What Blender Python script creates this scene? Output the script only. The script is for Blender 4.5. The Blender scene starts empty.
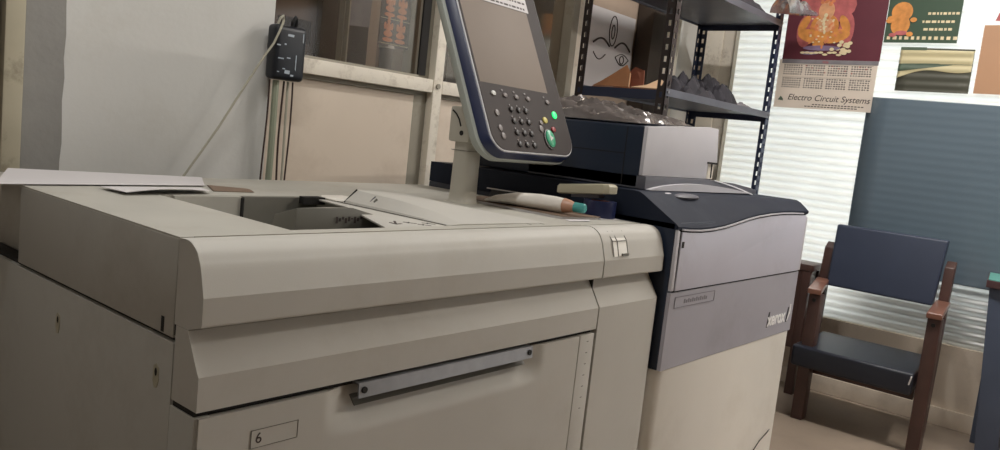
import bpy, bmesh, math, random
from mathutils import Vector, Matrix
random.seed(7)
SC = bpy.context.scene
COL = SC.collection
OFF = {}                                   # object name -> base point its mesh is measured from


# ------------------------------------------------------------------ materials
def lin(c):
    return tuple(((v / 255) / 12.92 if v / 255 <= .04045 else ((v / 255 + .055) / 1.055) ** 2.4) for v in c) + (1,)


def mat(name, rgb, rough=.5, metal=0, var=.06, scale=9, bump=0, bscale=200, coat=0, spec=.5, dirt=None, dscale=3, damt=.35):
    m = bpy.data.materials.new(name)
    m.use_nodes = True
    nt = m.node_tree
    n, l = nt.nodes, nt.links
    b = n['Principled BSDF']
    b.inputs['Roughness'].default_value = rough
    b.inputs['Metallic'].default_value = metal
    b.inputs['Specular IOR Level'].default_value = spec
    b.inputs['Coat Weight'].default_value = coat
    tc = n.new('ShaderNodeTexCoord')
    no = n.new('ShaderNodeTexNoise')
    no.inputs['Scale'].default_value = scale
    no.inputs['Detail'].default_value = 5
    l.new(tc.outputs['Object'], no.inputs['Vector'])
    rp = n.new('ShaderNodeValToRGB')
    c = lin(rgb)
    rp.color_ramp.elements[0].position = .3
    rp.color_ramp.elements[1].position = .7
    rp.color_ramp.elements[0].color = tuple(v * (1 - var) for v in c[:3]) + (1,)
    rp.color_ramp.elements[1].color = tuple(min(1, v * (1 + var)) for v in c[:3]) + (1,)
    l.new(no.outputs['Fac'], rp.inputs['Fac'])
    out = rp.outputs['Color']
    if dirt:
        n2 = n.new('ShaderNodeTexNoise')
        n2.inputs['Scale'].default_value = dscale
        n2.inputs['Detail'].default_value = 8
        n2.inputs['Roughness'].default_value = .7
        l.new(tc.outputs['Object'], n2.inputs['Vector'])
        r2 = n.new('ShaderNodeValToRGB')
        r2.color_ramp.elements[0].position = .52
        r2.color_ramp.elements[1].position = .75
        r2.color_ramp.elements[0].color = (0, 0, 0, 1)
        r2.color_ramp.elements[1].color = (damt, damt, damt, 1)
        l.new(n2.outputs['Fac'], r2.inputs['Fac'])
        mx = n.new('ShaderNodeMix')
        mx.data_type = 'RGBA'
        l.new(r2.outputs['Color'], mx.inputs[0])
        l.new(out, mx.inputs[6])
        mx.inputs[7].default_value = lin(dirt)
        out = mx.outputs[2]
    l.new(out, b.inputs['Base Color'])
    if bump:
        n3 = n.new('ShaderNodeTexNoise')
        n3.inputs['Scale'].default_value = bscale
        n3.inputs['Detail'].default_value = 4
        l.new(tc.outputs['Object'], n3.inputs['Vector'])
        bp = n.new('ShaderNodeBump')
        bp.inputs['Strength'].default_value = bump
        bp.inputs['Distance'].default_value = .004
        l.new(n3.outputs['Fac'], bp.inputs['Height'])
        l.new(bp.outputs['Normal'], b.inputs['Normal'])
    return m


def emit(name, rgb, s):
    m = mat(name, rgb, .4)
    b = m.node_tree.nodes['Principled BSDF']
    b.inputs['Emission Color'].default_value = lin(rgb)
    b.inputs['Emission Strength'].default_value = s
    return m


M = {}
M['beige'] = mat('beige_plastic', (191, 188, 181), .55, spec=.35, var=.03, scale=4, bump=.04, bscale=500, dirt=(150, 138, 116), dscale=2.2, damt=.25)
M['beige_side'] = mat('beige_painted_steel', (180, 178, 171), .5, var=.03, scale=3, bump=.05, bscale=400, dirt=(120, 108, 92), dscale=3, damt=.3)
M['tan'] = mat('worn_tan_plastic', (182, 179, 170), .5, var=.05, scale=5, dirt=(150, 136, 116), dscale=4, damt=.4)
M['off_white'] = mat('off_white_plastic', (230, 226, 218), .4, var=.03, scale=3, dirt=(170, 158, 138), dscale=2, damt=.25)
M['grey_door'] = mat('grey_door_plastic', (168, 166, 175), .35, var=.04, scale=5, bump=.03, bscale=500, dirt=(125, 118, 116), dscale=3, damt=.3)
M['grey_dark'] = mat('dark_grey_plastic', (92, 92, 100), .45, var=.05)
M['grey_mid'] = mat('mid_grey_plastic', (112, 110, 102), .5, var=.06)
M['grey_lid'] = mat('pale_grey_lid', (198, 196, 202), .45, var=.03)
M['navy'] = mat('navy_plastic', (25, 37, 56), .4, var=.06, scale=6, bump=.04, bscale=500)
M['navy_top'] = mat('navy_cover_plastic', (30, 36, 50), .6, spec=.18, var=.06, scale=5, dirt=(62, 66, 76), dscale=5, damt=.35)
M['bezel'] = mat('navy_bezel_plastic', (34, 42, 74), .35, var=.05)
M['shell'] = mat('pale_shell_plastic', (166, 171, 165), .45, var=.04)
M['panel'] = mat('panel_face_plastic', (56, 48, 46), .6, spec=.25, var=.04, scale=20)
M['screen'] = mat('screen_glass', (140, 129, 120), .6, var=.02, spec=.15)
M['lettering'] = mat('white_lettering', (245, 245, 245), .4, var=.01)
M['seam'] = mat('faint_seam', (150, 146, 134), .6)
M['post'] = mat('post_plastic', (182, 177, 165), .45, var=.04)
M['emboss'] = mat('embossed_grey', (126, 123, 128), .45)
M['white_line'] = mat('white_trim', (225, 225, 228), .35, var=.02)
M['black'] = mat('black_plastic', (18, 18, 20), .4, var=.2)
M['gap'] = mat('dark_gap', (26, 23, 21), .8, var=.2)
M['metal'] = mat('brushed_metal', (138, 139, 142), .38, metal=.5, var=.1, scale=30)
M['key'] = mat('grey_key', (112, 104, 102), .4, var=.05)
M['key_dark'] = mat('dark_key', (40, 35, 35), .4, var=.05)
M['key_white'] = mat('white_key', (205, 205, 200), .4, var=.05)
M['key_green'] = mat('green_start_key', (70, 168, 128), .35, var=.08)
M['key_yellow'] = mat('yellow_key', (200, 186, 96), .4, var=.05)
M['key_red'] = mat('red_key', (150, 48, 52), .4, var=.05)
M['led'] = emit('green_lamp', (40, 235, 120), 1.2)
M['wall'] = mat('wall_paint', (216, 215, 211), .75, var=.03, scale=2.2, bump=.12, bscale=60, dirt=(182, 176, 162), dscale=1.6, damt=.4)
M['tan_wall'] = mat('tan_wall_paint', (138, 122, 102), .8, var=.05)
M['lit_door'] = mat('lit_grey_door_plastic', (198, 197, 210), .35, var=.04, scale=5, bump=.03, bscale=500, dirt=(140, 132, 132), dscale=3, damt=.3)  # paler copy of the door grey: light on the upper door put into colour
M['band'] = mat('grey_wall_band', (148, 146, 142), .8, var=.05, scale=12, bump=.25, bscale=50)
M['jamb'] = mat('worn_cream_jamb', (182, 174, 152), .6, var=.06, scale=10, dirt=(84, 70, 52), dscale=9, damt=.8)
M['frame'] = mat('cream_frame_paint', (238, 230, 215), .5, var=.04, scale=10, bump=.08, bscale=90, dirt=(140, 120, 98), dscale=14, damt=.6)
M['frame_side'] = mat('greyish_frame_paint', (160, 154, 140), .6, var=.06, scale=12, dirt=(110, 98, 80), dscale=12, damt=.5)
M['ply'] = mat('beige_partition_board', (224, 209, 192), .55, var=.03, scale=3, dirt=(172, 152, 132), dscale=2, damt=.4)
M['brown_room'] = mat('brown_inner_wall', (122, 106, 94), .7, var=.12, scale=3)
M['brown_dark'] = mat('dark_inner_curtain', (72, 62, 54), .8, var=.15, scale=6)
M['brown_light'] = mat('light_inner_panel', (164, 146, 130), .7, var=.05)
M['ceiling'] = mat('ceiling_paint', (214, 212, 205), .8, var=.02)
M['floor'] = mat('stone_floor', (150, 136, 122), .35, var=.12, scale=6, dirt=(112, 98, 86), dscale=3, damt=.5)
M['sill'] = mat('stone_dado', (232, 218, 200), .5, var=.06, scale=4, dirt=(150, 134, 112), dscale=3, damt=.4)
M['paper'] = mat('white_paper', (212, 208, 209), .7, var=.015)
M['paper_tan'] = mat('brown_paper', (120, 100, 84), .7, var=.1)
M['kraft'] = mat('kraft_board', (176, 122, 84), .65, var=.14, scale=7, dirt=(112, 66, 44), dscale=6, damt=.6)
M['kraft_red'] = mat('red_brown_board', (128, 72, 50), .65, var=.1)
M['kraft_pale'] = mat('pale_kraft_board', (206, 172, 138), .65, var=.08, scale=7)
M['rag'] = mat('dark_cloth', (52, 50, 56), .85, var=.3, scale=14, bump=.3, bscale=40)
M['rag_pale'] = mat('grey_cloth', (128, 124, 128), .8, var=.25, scale=12)
M['foil'] = mat('crumpled_foil', (196, 196, 200), .25, metal=.9, var=.2, scale=20)
M['film'] = mat('grey_plastic_wrap', (104, 97, 95), .22, var=.3, scale=12, coat=.5)
M['rack_dark'] = mat('dark_brown_enamel', (52, 44, 44), .45, var=.15)
M['rack_navy'] = mat('navy_enamel', (44, 54, 80), .42, var=.12)
M['rack_grey'] = mat('grey_enamel_shelf', (104, 106, 116), .42, metal=.3, var=.12, scale=8)
M['door_wood'] = mat('dark_door_paint', (74, 62, 50), .6, var=.2)
M['wood'] = mat('dark_red_wood', (72, 50, 45), .38, var=.25, scale=5, bump=.05, bscale=60)
M['wood_lit'] = mat('lit_red_wood', (122, 84, 70), .3, var=.2, scale=6)  # same wood, with the highlights on arms and rails put into its colour
M['vinyl'] = mat('navy_vinyl', (53, 61, 80), .42, var=.06, scale=6, bump=.1, bscale=220)
M['vinyl_seat'] = mat('black_navy_vinyl', (30, 34, 46), .35, var=.06, scale=6, bump=.1, bscale=220)
M['table_teal'] = mat('teal_laminate', (96, 160, 150), .35, var=.05)
M['table_edge'] = mat('maroon_edging', (86, 62, 64), .4, var=.08)
M['table_leg'] = mat('slate_enamel', (74, 84, 104), .45, var=.06)
M['cable_white'] = mat('white_cable', (176, 172, 156), .6, var=.05)
M['cable_green'] = mat('pale_green_cable', (150, 156, 136), .6, var=.06)
M['cable_brown'] = mat('dark_brown_cable', (62, 44, 38), .6, var=.1)
M['adapter'] = mat('black_blue_plastic', (24, 28, 36), .4, var=.2, scale=40)
M['sticker'] = mat('pale_sticker', (176, 186, 196), .5, var=.15, scale=60)
M['maroon'] = mat('maroon_print', (94, 40, 52), .5, var=.08, scale=6)
M['cal_white'] = mat('calendar_sheet', (214, 200, 184), .6, var=.02)
M['ink'] = mat('dark_ink', (64, 54, 52), .6, var=.05)
M['ink_red'] = mat('red_ink', (176, 50, 46), .6, var=.05)
M['gold'] = mat('gold_print', (206, 138, 70), .5, var=.2, scale=30)
M['pink'] = mat('pink_print', (178, 96, 96), .5, var=.2, scale=30)
M['skin_print'] = mat('peach_print', (214, 158, 118), .5, var=.15, scale=30)
M['lilac'] = mat('lilac_print', (128, 108, 136), .5, var=.2, scale=30)
M['cream_print'] = mat('cream_print', (222, 206, 168), .5, var=.12, scale=30)
M['green_print'] = mat('green_print', (84, 100, 84), .5, var=.15, scale=12)
M['orange_print'] = mat('orange_print', (206, 128, 84), .5, var=.2, scale=30)
M['dark_print'] = mat('dark_print', (58, 44, 40), .5, var=.15, scale=12)
M['straw'] = mat('straw_print', (208, 196, 140), .5, var=.12, scale=20)
M['moss'] = mat('moss_print', (88, 88, 78), .5, var=.12, scale=14)
M['tan_print'] = mat('tan_print', (190, 150, 120), .5, var=.06)
M['teal_cap'] = mat('teal_cap', (70, 150, 146), .4, var=.05)
M['tape_blue'] = mat('blue_tape', (26, 34, 70), .35, var=.1)
M['tube_white'] = mat('white_tube', (226, 220, 212), .3, var=.06, scale=15)
M['tube_peach'] = mat('peach_tube', (186, 142, 118), .4, var=.06)
M['lid'] = mat('beige_lid', (172, 166, 144), .45, var=.04)
M['lamp_case'] = mat('lamp_case', (225, 225, 222), .5)


def clear_glass():
    m = bpy.data.materials.new('clear_glass')
    m.use_nodes = True
    nt = m.node_tree
    n, l = nt.nodes, nt.links
    n.remove(n['Principled BSDF'])
    t = n.new('ShaderNodeBsdfTransparent')
    t.inputs['Color'].default_value = (.86, .83, .8, 1)
    g = n.new('ShaderNodeBsdfGlossy')
    g.inputs['Roughness'].default_value = .06
    f = n.new('ShaderNodeFresnel')
    f.inputs['IOR'].default_value = 1.5
    x = n.new('ShaderNodeMixShader')
    ml = n.new('ShaderNodeMath')
    ml.operation = 'MULTIPLY'
    ml.inputs[1].default_value = .2
    l.new(f.outputs[0], ml.inputs[0])
    l.new(ml.outputs[0], x.inputs[0])
    l.new(t.outputs[0], x.inputs[1])
    l.new(g.outputs[0], x.inputs[2])
    l.new(x.outputs[0], n['Material Output'].inputs['Surface'])
    return m


def translucent(name, rgb, share, gloss=.08):
    m = bpy.data.materials.new(name)
    m.use_nodes = True
    nt = m.node_tree
    n, l = nt.nodes, nt.links
    n.remove(n['Principled BSDF'])
    d = n.new('ShaderNodeBsdfDiffuse')
    t = n.new('ShaderNodeBsdfTranslucent')
    no = n.new('ShaderNodeTexNoise')
    no.inputs['Scale'].default_value = 5
    tc = n.new('ShaderNodeTexCoord')
    l.new(tc.outputs['Object'], no.inputs['Vector'])
    rp = n.new('ShaderNodeValToRGB')
    c = lin(rgb)
    rp.color_ramp.elements[0].color = tuple(v * .9 for v in c[:3]) + (1,)
    rp.color_ramp.elements[1].color = c
    l.new(no.outputs['Fac'], rp.inputs['Fac'])
    l.new(rp.outputs['Color'], d.inputs['Color'])
    l.new(rp.outputs['Color'], t.inputs['Color'])
    g = n.new('ShaderNodeBsdfGlossy')
    g.inputs['Roughness'].default_value = .3
    x = n.new('ShaderNodeMixShader')
    x.inputs[0].default_value = share
    l.new(d.outputs[0], x.inputs[1])
    l.new(t.outputs[0], x.inputs[2])
    y = n.new('ShaderNodeMixShader')
    y.inputs[0].default_value = gloss
    l.new(x.outputs[0], y.inputs[1])
    l.new(g.outputs[0], y.inputs[2])
    l.new(y.outputs[0], n['Material Output'].inputs['Surface'])
    return m


M['glass'] = clear_glass()
M['film_dark'] = translucent('slate_film', (104, 121, 134), .05, .08)
M['cal_white'] = translucent('calendar_sheet', (240, 230, 220), .42, .03)
M['tan_print'] = translucent('tan_print', (208, 168, 136), .30, .03)
M['straw'] = translucent('straw_print', (240, 230, 190), .38, .03)
M['moss'] = translucent('moss_print', (98, 98, 88), .25, .03)
M['green_print2'] = translucent('green_poster_print', (84, 104, 88), .25, .03)
M['ribbed'] = translucent('ribbed_translucent_sheet', (238, 240, 238), .72)


# ------------------------------------------------------------------ mesh builder
class MB:
    def __init__(s):
        s.v, s.f = [], []

    def add(s, v, f):
        o = len(s.v)
        s.v += [tuple(p) for p in v]
        s.f += [tuple(i + o for i in q) for q in f]
        return s

    def box(s, x0, x1, y0, y1, z0, z1):
        return s.add([(x0, y0, z0), (x1, y0, z0), (x1, y1, z0), (x0, y1, z0), (x0, y0, z1), (x1, y0, z1), (x1, y1, z1), (x0, y1, z1)],
                     [(0, 3, 2, 1), (4, 5, 6, 7), (0, 1, 5, 4), (1, 2, 6, 5), (2, 3, 7, 6), (3, 0, 4, 7)])

    def bar(s, a, b, w, d, up=(0, 0, 1)):
        a, b = Vector(a), Vector(b)
        t = (b - a).normalized()
        u = Vector(up)
        e = t.cross(u)
        if e.length < 1e-4:
            e = t.cross(Vector((0, 1, 0)))
        e.normalize()
        g = e.cross(t)
        v = []
        for p in (a, b):
            for i, j in ((-1, -1), (1, -1), (1, 1), (-1, 1)):
                v.append(p + e * (i * w / 2) + g * (j * d / 2))
        return s.add(v, [(3, 2, 1, 0), (4, 5, 6, 7), (0, 1, 5, 4), (1, 2, 6, 5), (2, 3, 7, 6), (3, 0, 4, 7)])

    def prism(s, prof, fn, a, b):
        """prof: 2-D outline; fn(p, q, t) places an outline point at extrusion position t"""
        n = len(prof)
        v = [fn(p, q, a) for p, q in prof] + [fn(p, q, b) for p, q in prof]
        f = [tuple(range(n))[::-1], tuple(range(n, 2 * n))]
        f += [(i, (i + 1) % n, n + (i + 1) % n, n + i) for i in range(n)]
        return s.add(v, f)

    def px(s, prof, a, b):
        return s.prism(prof, lambda p, q, t: (t, p, q), a, b)      # outline in (y, z), run along x

    def py(s, prof, a, b):
        return s.prism(prof, lambda p, q, t: (p, t, q), a, b)      # outline in (x, z), run along y

    def pz(s, prof, a, b):
        return s.prism(prof, lambda p, q, t: (p, q, t), a, b)      # outline in (x, y), run along z

    def tube(s, pts, r, n=8):
        pts = [Vector(p) for p in pts]
        k = len(pts)
        v = []
        e = None
        for i, p in enumerate(pts):
            t = (pts[min(i + 1, k - 1)] - pts[max(i - 1, 0)]).normalized()
            if e is None:
                e = t.cross(Vector((.3, .2, 1))).normalized()
            e = (e - t * e.dot(t)).normalized()
            g = t.cross(e)
            rr = r[i] if isinstance(r, (list, tuple)) else r
            for j in range(n):
                a = 2 * math.pi * j / n
                v.append(p + (e * math.cos(a) + g * math.sin(a)) * rr)
        f = [tuple(range(n))[::-1], tuple(range((k - 1) * n, k * n))]
        for i in range(k - 1):
            for j in range(n):
                f.append((i * n + j, i * n + (j + 1) % n, (i + 1) * n + (j + 1) % n, (i + 1) * n + j))
        return s.add(v, f)

    def cyl(s, a, b, r, n=16, r2=None):
        return s.tube([a, b], [r, r if r2 is None else r2], n)

    def grid(s, fn, nu, nv, thick=0):
        """fn(u, v) -> point, u and v in 0..1; a thick sheet when thick is set"""
        top = [Vector(fn(i / nu, j / nv)) for j in range(nv + 1) for i in range(nu + 1)]
        w = nu + 1
        f = [(j * w + i, j * w + i + 1, (j + 1) * w + i + 1, (j + 1) * w + i) for j in range(nv) for i in range(nu)]
        if not thick:
            return s.add(top, f)
        nr = [Vector() for _ in top]
        for q in f:
            c = (top[q[1]] - top[q[0]]).cross(top[q[3]] - top[q[0]])
            for i in q:
                nr[i] += c
        low = [p - k.normalized() * thick for p, k in zip(top, nr)]
        o = len(top)
        g = f + [tuple(i + o for i in q[::-1]) for q in f]
        rim = [i for i in range(w)] + [j * w + nu for j in range(1, nv + 1)] + [nv * w + i for i in range(nu - 1, -1, -1)] + [j * w for j in range(nv - 1, 0, -1)]
        for i in range(len(rim)):
            a, b = rim[i], rim[(i + 1) % len(rim)]
            g.append((b, a, a + o, b + o))
        return s.add(top + low, g)

    def ellipsoid(s, c, r, nu=16, nv=10, ax=None):
        ax = ax or (Vector((1, 0, 0)), Vector((0, 1, 0)), Vector((0, 0, 1)))
        c = Vector(c)
        v = []
        for j in range(nv + 1):
            t = math.pi * j / nv
            for i in range(nu):
                a = 2 * math.pi * i / nu
                v.append(c + ax[0] * (r[0] * math.sin(t) * math.cos(a)) + ax[1] * (r[1] * math.sin(t) * math.sin(a)) + ax[2] * (r[2] * math.cos(t)))
        f = [(j * nu + i, (j + 1) * nu + i, (j + 1) * nu + (i + 1) % nu, j * nu + (i + 1) % nu) for j in range(nv) for i in range(nu)]
        return s.add(v, f)

    def build(s, name, m, parent=None, bevel=0, seg=2, ang=35, loc=None):
        me = bpy.data.meshes.new(name)
        base = OFF[parent.name] if parent else Vector(loc or (0, 0, 0))
        me.from_pydata([Vector(p) - base for p in s.v], [], s.f)
        bm = bmesh.new()
        bm.from_mesh(me)
        bmesh.ops.remove_doubles(bm, verts=bm.verts, dist=1e-6)
        bmesh.ops.recalc_face_normals(bm, faces=bm.faces)
        if bevel:
            ed = [e for e in bm.edges if len(e.link_faces) == 2 and e.calc_face_angle(0) > math.radians(25)]
            bmesh.ops.bevel(bm, geom=ed, offset=bevel, segments=seg, profile=.6, affect='EDGES', clamp_overlap=True)
        bm.to_mesh(me)
        bm.free()
        for p in me.polygons:
            p.use_smooth = True
        me.set_sharp_from_angle(angle=math.radians(ang))
        me.materials.append(m)
        o = bpy.data.objects.new(name, me)
        COL.objects.link(o)
        if parent:
            o.parent = parent
        else:
            o.location = base
        OFF[o.name] = base
        return o


def tag(o, label, cat, group=None, kind=None):
    o['label'] = label
    o['category'] = cat
    if group:
        o['group'] = group
    if kind:
        o['kind'] = kind
    return o


def thing(name, loc, label, cat, group=None):
    o = bpy.data.objects.new(name, None)
    COL.objects.link(o)
    o.location = loc
    o.empty_display_size = .1
    OFF[o.name] = Vector(loc)
    return tag(o, label, cat, group)


def struct(name, mb, m, parent=None, **k):
    o = mb.build(name, m, parent, **k)
    if not parent:
        o['kind'] = 'structure'
    return o


def text_mb(mb, body, size, org, X, Y, depth=.0006, shear=0, bold=0, align='LEFT'):
    """flat lettering standing depth proud of the plane at org spanned by X (reading direction) and Y (up)"""
    cu = bpy.data.curves.new('t', 'FONT')
    cu.body = body
    cu.size = size
    cu.shear = shear
    cu.extrude = depth / 2
    cu.offset = bold
    cu.align_x = align
    o = bpy.data.objects.new('t', cu)
    COL.objects.link(o)
    bpy.context.view_layer.update()
    me = bpy.data.meshes.new_from_object(o.evaluated_get(bpy.context.evaluated_depsgraph_get()))
    X, Y, org = Vector(X).normalized(), Vector(Y).normalized(), Vector(org)
    N = X.cross(Y)
    mb.add([org + X * v.co.x + Y * v.co.y + N * (v.co.z + depth / 2) for v in me.vertices], [tuple(p.vertices) for p in me.polygons])
    bpy.data.objects.remove(o)
    bpy.data.meshes.remove(me)
    bpy.data.curves.remove(cu)
    return mb


def arc(cx, cy, r, a0, a1, n):
    return [(cx + r * math.cos(math.radians(a0 + (a1 - a0) * i / n)), cy + r * math.sin(math.radians(a0 + (a1 - a0) * i / n))) for i in range(n + 1)]


# ------------------------------------------------------------------ the room
struct('floor', MB().box(-2.6, 4.6, -3.2, 3.4, -.06, 0), M['floor'])
struct('ceiling', MB().box(-2.6, 4.6, -3.2, 3.4, 2.9, 2.96), M['ceiling'])
struct('wall_left', MB().box(-2.6, -2.5, -3.2, 3.4, 0, 2.9), M['tan_wall'])
struct('wall_front', MB().box(-2.5, 4.45, -3.2, -3.1, 0, 2.9), M['tan_wall'])
wb = MB()
wb.box(-2.5, .80, 2.25, 2.37, 0, 2.9).box(.80, 1.497, 2.25, 2.37, 0, 2.9)
wb.box(3.88, 4.45, 2.3, 2.37, 0, 2.9)
wb.box(-2.5, 4.6, 3.25, 3.4, 0, 2.9)
struct('wall_back', wb, M['wall'])
# end wall: dado below the window, solid returns either side, a lintel over it
we = MB()
we.box(4.45, 4.55, -1.2, 3.4, 0, .405)
we.box(4.45, 4.55, -3.2, -2.85, 0, 2.9).box(4.45, 4.55, -1.35, -1.2, 0, 2.9).box(4.45, 4.55, -2.85, -1.35, 2.2, 2.9)
we.box(4.45, 4.55, 2.12, 3.4, .405, 2.9)
we.box(4.45, 4.55, -1.2, 2.12, 2.35, 2.9)
struct('wall_right', we, M['sill'])
# rough grey band and worn jamb at the left end of the back wall
bd = MB()
zs = [0, .4, .8, 1.0, 1.05, 1.1, 1.16, 1.22, 1.27, 1.33, 1.4, 1.5, 1.7, 2.0, 2.9]
rnd = [random.uniform(-.004, .004) for _ in zs]
bd.py([(.777, z) for z in zs[::-1]] + [(.874 + d, z) for z, d in zip(zs, rnd)], 2.238, 2.249)
struct('trim_1', bd, M['band'])
struct('trim_2', MB().px([(2.19, 0), (2.249, 0), (2.249, 2.9), (2.19, 2.9)], .716, .762), M['jamb'], bevel=.006)
struct('door_1', MB().box(.40, .708, 2.21, 2.245, 0, 2.1), M['door_wood'], bevel=.004)
struct('baseboard_right', MB().box(4.435, 4.449, -1.3, 2.12, 0, .09), M['sill'], bevel=.003)

struct('added_daylight_door', MB().box(4.43, 4.56, -2.85, -2.80, 0, 2.2).box(4.43, 4.56, -1.40, -1.35, 0, 2.2).box(4.43, 4.56, -2.80, -1.40, 2.15, 2.2), M['frame'], bevel=.004)  # unseen doorway added so daylight brightens the printer fronts
# glazed partition on the back wall
w1 = struct('window_1', MB().box(1.498, 2.226, 2.249, 2.284, 1.328, 1.379).box(2.280, 3.06, 2.249, 2.284, 1.328, 1.379), M['frame'], bevel=.004)
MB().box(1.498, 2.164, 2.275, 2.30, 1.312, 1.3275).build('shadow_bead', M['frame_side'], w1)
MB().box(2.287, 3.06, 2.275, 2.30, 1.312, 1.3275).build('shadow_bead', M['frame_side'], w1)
MB().box(1.50, 2.164, 2.270, 2.293, 1.3795, 1.389).build('glazing_bead', M['frame_side'], w1)
MB().box(1.498, 2.163, 2.294, 2.298, 1.36, 2.6).build('pane', M['glass'], w1)
MB().box(2.288, 3.08, 2.294, 2.298, 1.36, 2.6).build('pane', M['glass'], w1)
MB().box(1.498, 2.164, 2.285, 2.30, 0, 1.3115).build('board_panel', M['ply'], w1)
MB().box(2.287, 3.08, 2.285, 2.30, 0, 1.3115).build('board_panel', M['ply'], w1)
MB().box(2.166, 2.205, 2.276, 2.284, 1.3895, 2.6).build('rubber_seal', M['gap'], w1)
mu = MB().box(2.165, 2.286, 2.2845, 2.37, 0, 2.6).build('mullion', M['frame_side'], w1, bevel=.003)
MB().box(2.229, 2.277, 2.247, 2.284, 0, 2.6).build('cover_strip', M['frame'], mu, bevel=.004)
MB().cyl((2.25, 2.2475, 1.355), (2.25, 2.240, 1.355), .010).build('bolt', M['frame_side'], mu)
m2 = MB().box(3.08, 3.13, 2.24, 2.36, 0, 2.6).build('mullion', M['frame_side'], w1, bevel=.004)
MB().box(3.135, 3.21, 2.25, 2.36, 0, 2.6).build('mullion', M['frame'], w1, bevel=.004)
MB().box(3.215, 3.88, 2.305, 2.33, 0, 2.6).build('board_panel', M['brown_light'], w1)
MB().box(1.75, 3.25, 3.19, 3.24, 0, 2.6).build('inner_wall', M['brown_room'], w1)
MB().box(2.05, 2.30, 2.75, 2.79, .4, 2.6).build('inner_curtain', M['brown_dark'], w1)
MB().box(2.36, 2.62, 3.06, 3.10, .4, 2.6).build('inner_panel', M['brown_light'], w1)
MB().box(1.84, 1.845, 2.34, 2.37, 1.39, 2.6).box(1.846, 1.852, 2.32, 2.34, 1.39, 2.6).build('inner_glazing_strip', M['frame_side'], w1)
MB().box(1.84, 1.98, 2.72, 2.745, 1.47, 1.56).build('inner_vent', M['brown_dark'], w1)
# dark and cream posts beyond the line-art sheet
struct('trim_3', MB().box(3.74, 3.872, 2.20, 2.299, 0, 2.6), M['brown_dark'], bevel=.004)
struct('trim_4', MB().px([(2.19, 0), (2.297, 0), (2.297, 2.6), (2.19, 2.6)], 3.885, 4.03), M['frame'], bevel=.006)

# ribbed translucent window in the end wall
w2 = struct('window_2', MB().box(4.41, 4.449, 2.12, 2.235, .35, 2.6).box(4.415, 4.449, 2.045, 2.119, .41, 2.6), M['frame'], bevel=.004)
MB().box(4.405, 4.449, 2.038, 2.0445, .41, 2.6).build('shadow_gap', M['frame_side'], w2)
rib = MB()
PIT = .040


def ribf(u, v):
    z = .405 + 1.945 * v
    return (4.475 + .0055 * math.sin(2 * math.pi * z / PIT), 2.12 - 3.32 * u, z)


rib.grid(ribf, 2, 48 * 10, .0012)
rib.build('ribbed_sheet', M['ribbed'], w2, ang=180)
MB().box(4.50, 4.53, -1.2, 2.12, .405, .43).box(4.50, 4.53, -1.2, 2.12, 2.32, 2.35).box(4.50, 4.53, .30, .33, .43, 2.32).build('outer_frame', M['frame'], w2)
struct('added_sky_blocker', MB().box(4.64, 4.74, -1.6, 1.27, 0, .80), M['band'])  # unseen box added outside to dim the lower part of the window
struct('ground', MB().box(4.56, 9, -6, 6, -.10, -.06), M['sill'])
# slate film fixed over the middle of the window
fm = MB()
fm.grid(lambda u, v: (4.448 - .004 * math.sin(3 * u) - .0002 * math.sin(2 * math.pi * v * 22), 1.283 - 1.6 * u, .712 + v * (.888 - .03 * u)), 14, 220, .002)
tag(fm.build('window_film', M['film_dark'], ang=180), 'large slate-blue sheet covering the middle of the ribbed window, above the chair', 'window film')

# ------------------------------------------------------------------ paper feeder (big beige unit with tray 6)
FD = thing('paper_feeder', (1.26, 1.5, 0), 'big beige paper feeder with drawer marked 6 and a long metal handle', 'printer')
MB().box(.625, 1.92, 1.10, 1.94, .05, .845).build('cabinet', M['beige_side'], FD)
lp = MB().box(.597, .622, 1.0945, 1.955, .06, .8385).build('lower_side_panel', M['beige_side'], FD, bevel=.002)
for y, z in ((1.507, .772), (1.14, .777)):
    sr = MB()
    sr.prism([(-.011, .016), (.0, .023), (.011, .016), (.012, -.012), (.004, -.026), (-.006, -.024), (-.012, -.010)], lambda p, q, t, y=y, z=z: (t, y + p * .75, z + q * .8), .5962, .5972)
    sr.build('screw_recess', M['lid'], lp)
    MB().ellipsoid((.5968, y, z + .005), (.0018, .004, .007)).build('screw', M['gap'], lp)
up = MB().box(.597, .622, 1.0975, 1.709, .8455, .9955).build('upper_side_panel', M['beige_side'], FD, bevel=.002)
MB().box(.5965, .5975, 1.125, 1.134, .848, .872).build('slot', M['gap'], up)
MB().box(.64, 1.93, 1.711, 1.95, .8455, .985).build('rear_body', M['tan'], FD, bevel=.003)
MB().box(.599, .615, 1.0953, 1.0973, .85, .99).build('panel_gap', M['gap'], FD)
MB().box(.606, .64, 1.093, 1.94, .8386, .8454).build('panel_gap', M['gap'], FD)

# front bulge: one profile, two covers
bulge = [(1.095, .9975), (1.080, .9985), (1.066, .9975), (1.055, .993), (1.044, .985), (1.037, .974), (1.031, .961), (1.0195, .922), (1.0190, .8825), (1.0205, .879), (1.056, .868), (1.095, .868)]


def smooth_profile(p, a, b, k=3):
    """round off outline points a..b with a spline so the bend has no facets"""
    o = list(p[:a + 1])
    for i in range(a, b):
        q = [Vector(p[max(a, i - 1)]), Vector(p[i]), Vector(p[i + 1]), Vector(p[min(b, i + 2)])]
        for j in range(1, k + 1):
            t = j / k
            o.append(tuple(.5 * (2 * q[1] + (q[2] - q[0]) * t + (2 * q[0] - 5 * q[1] + 4 * q[2] - q[3]) * t * t + (3 * q[1] - q[0] - 3 * q[2] + q[3]) * t ** 3)))
    return o + list(p[b + 1:])


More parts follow.
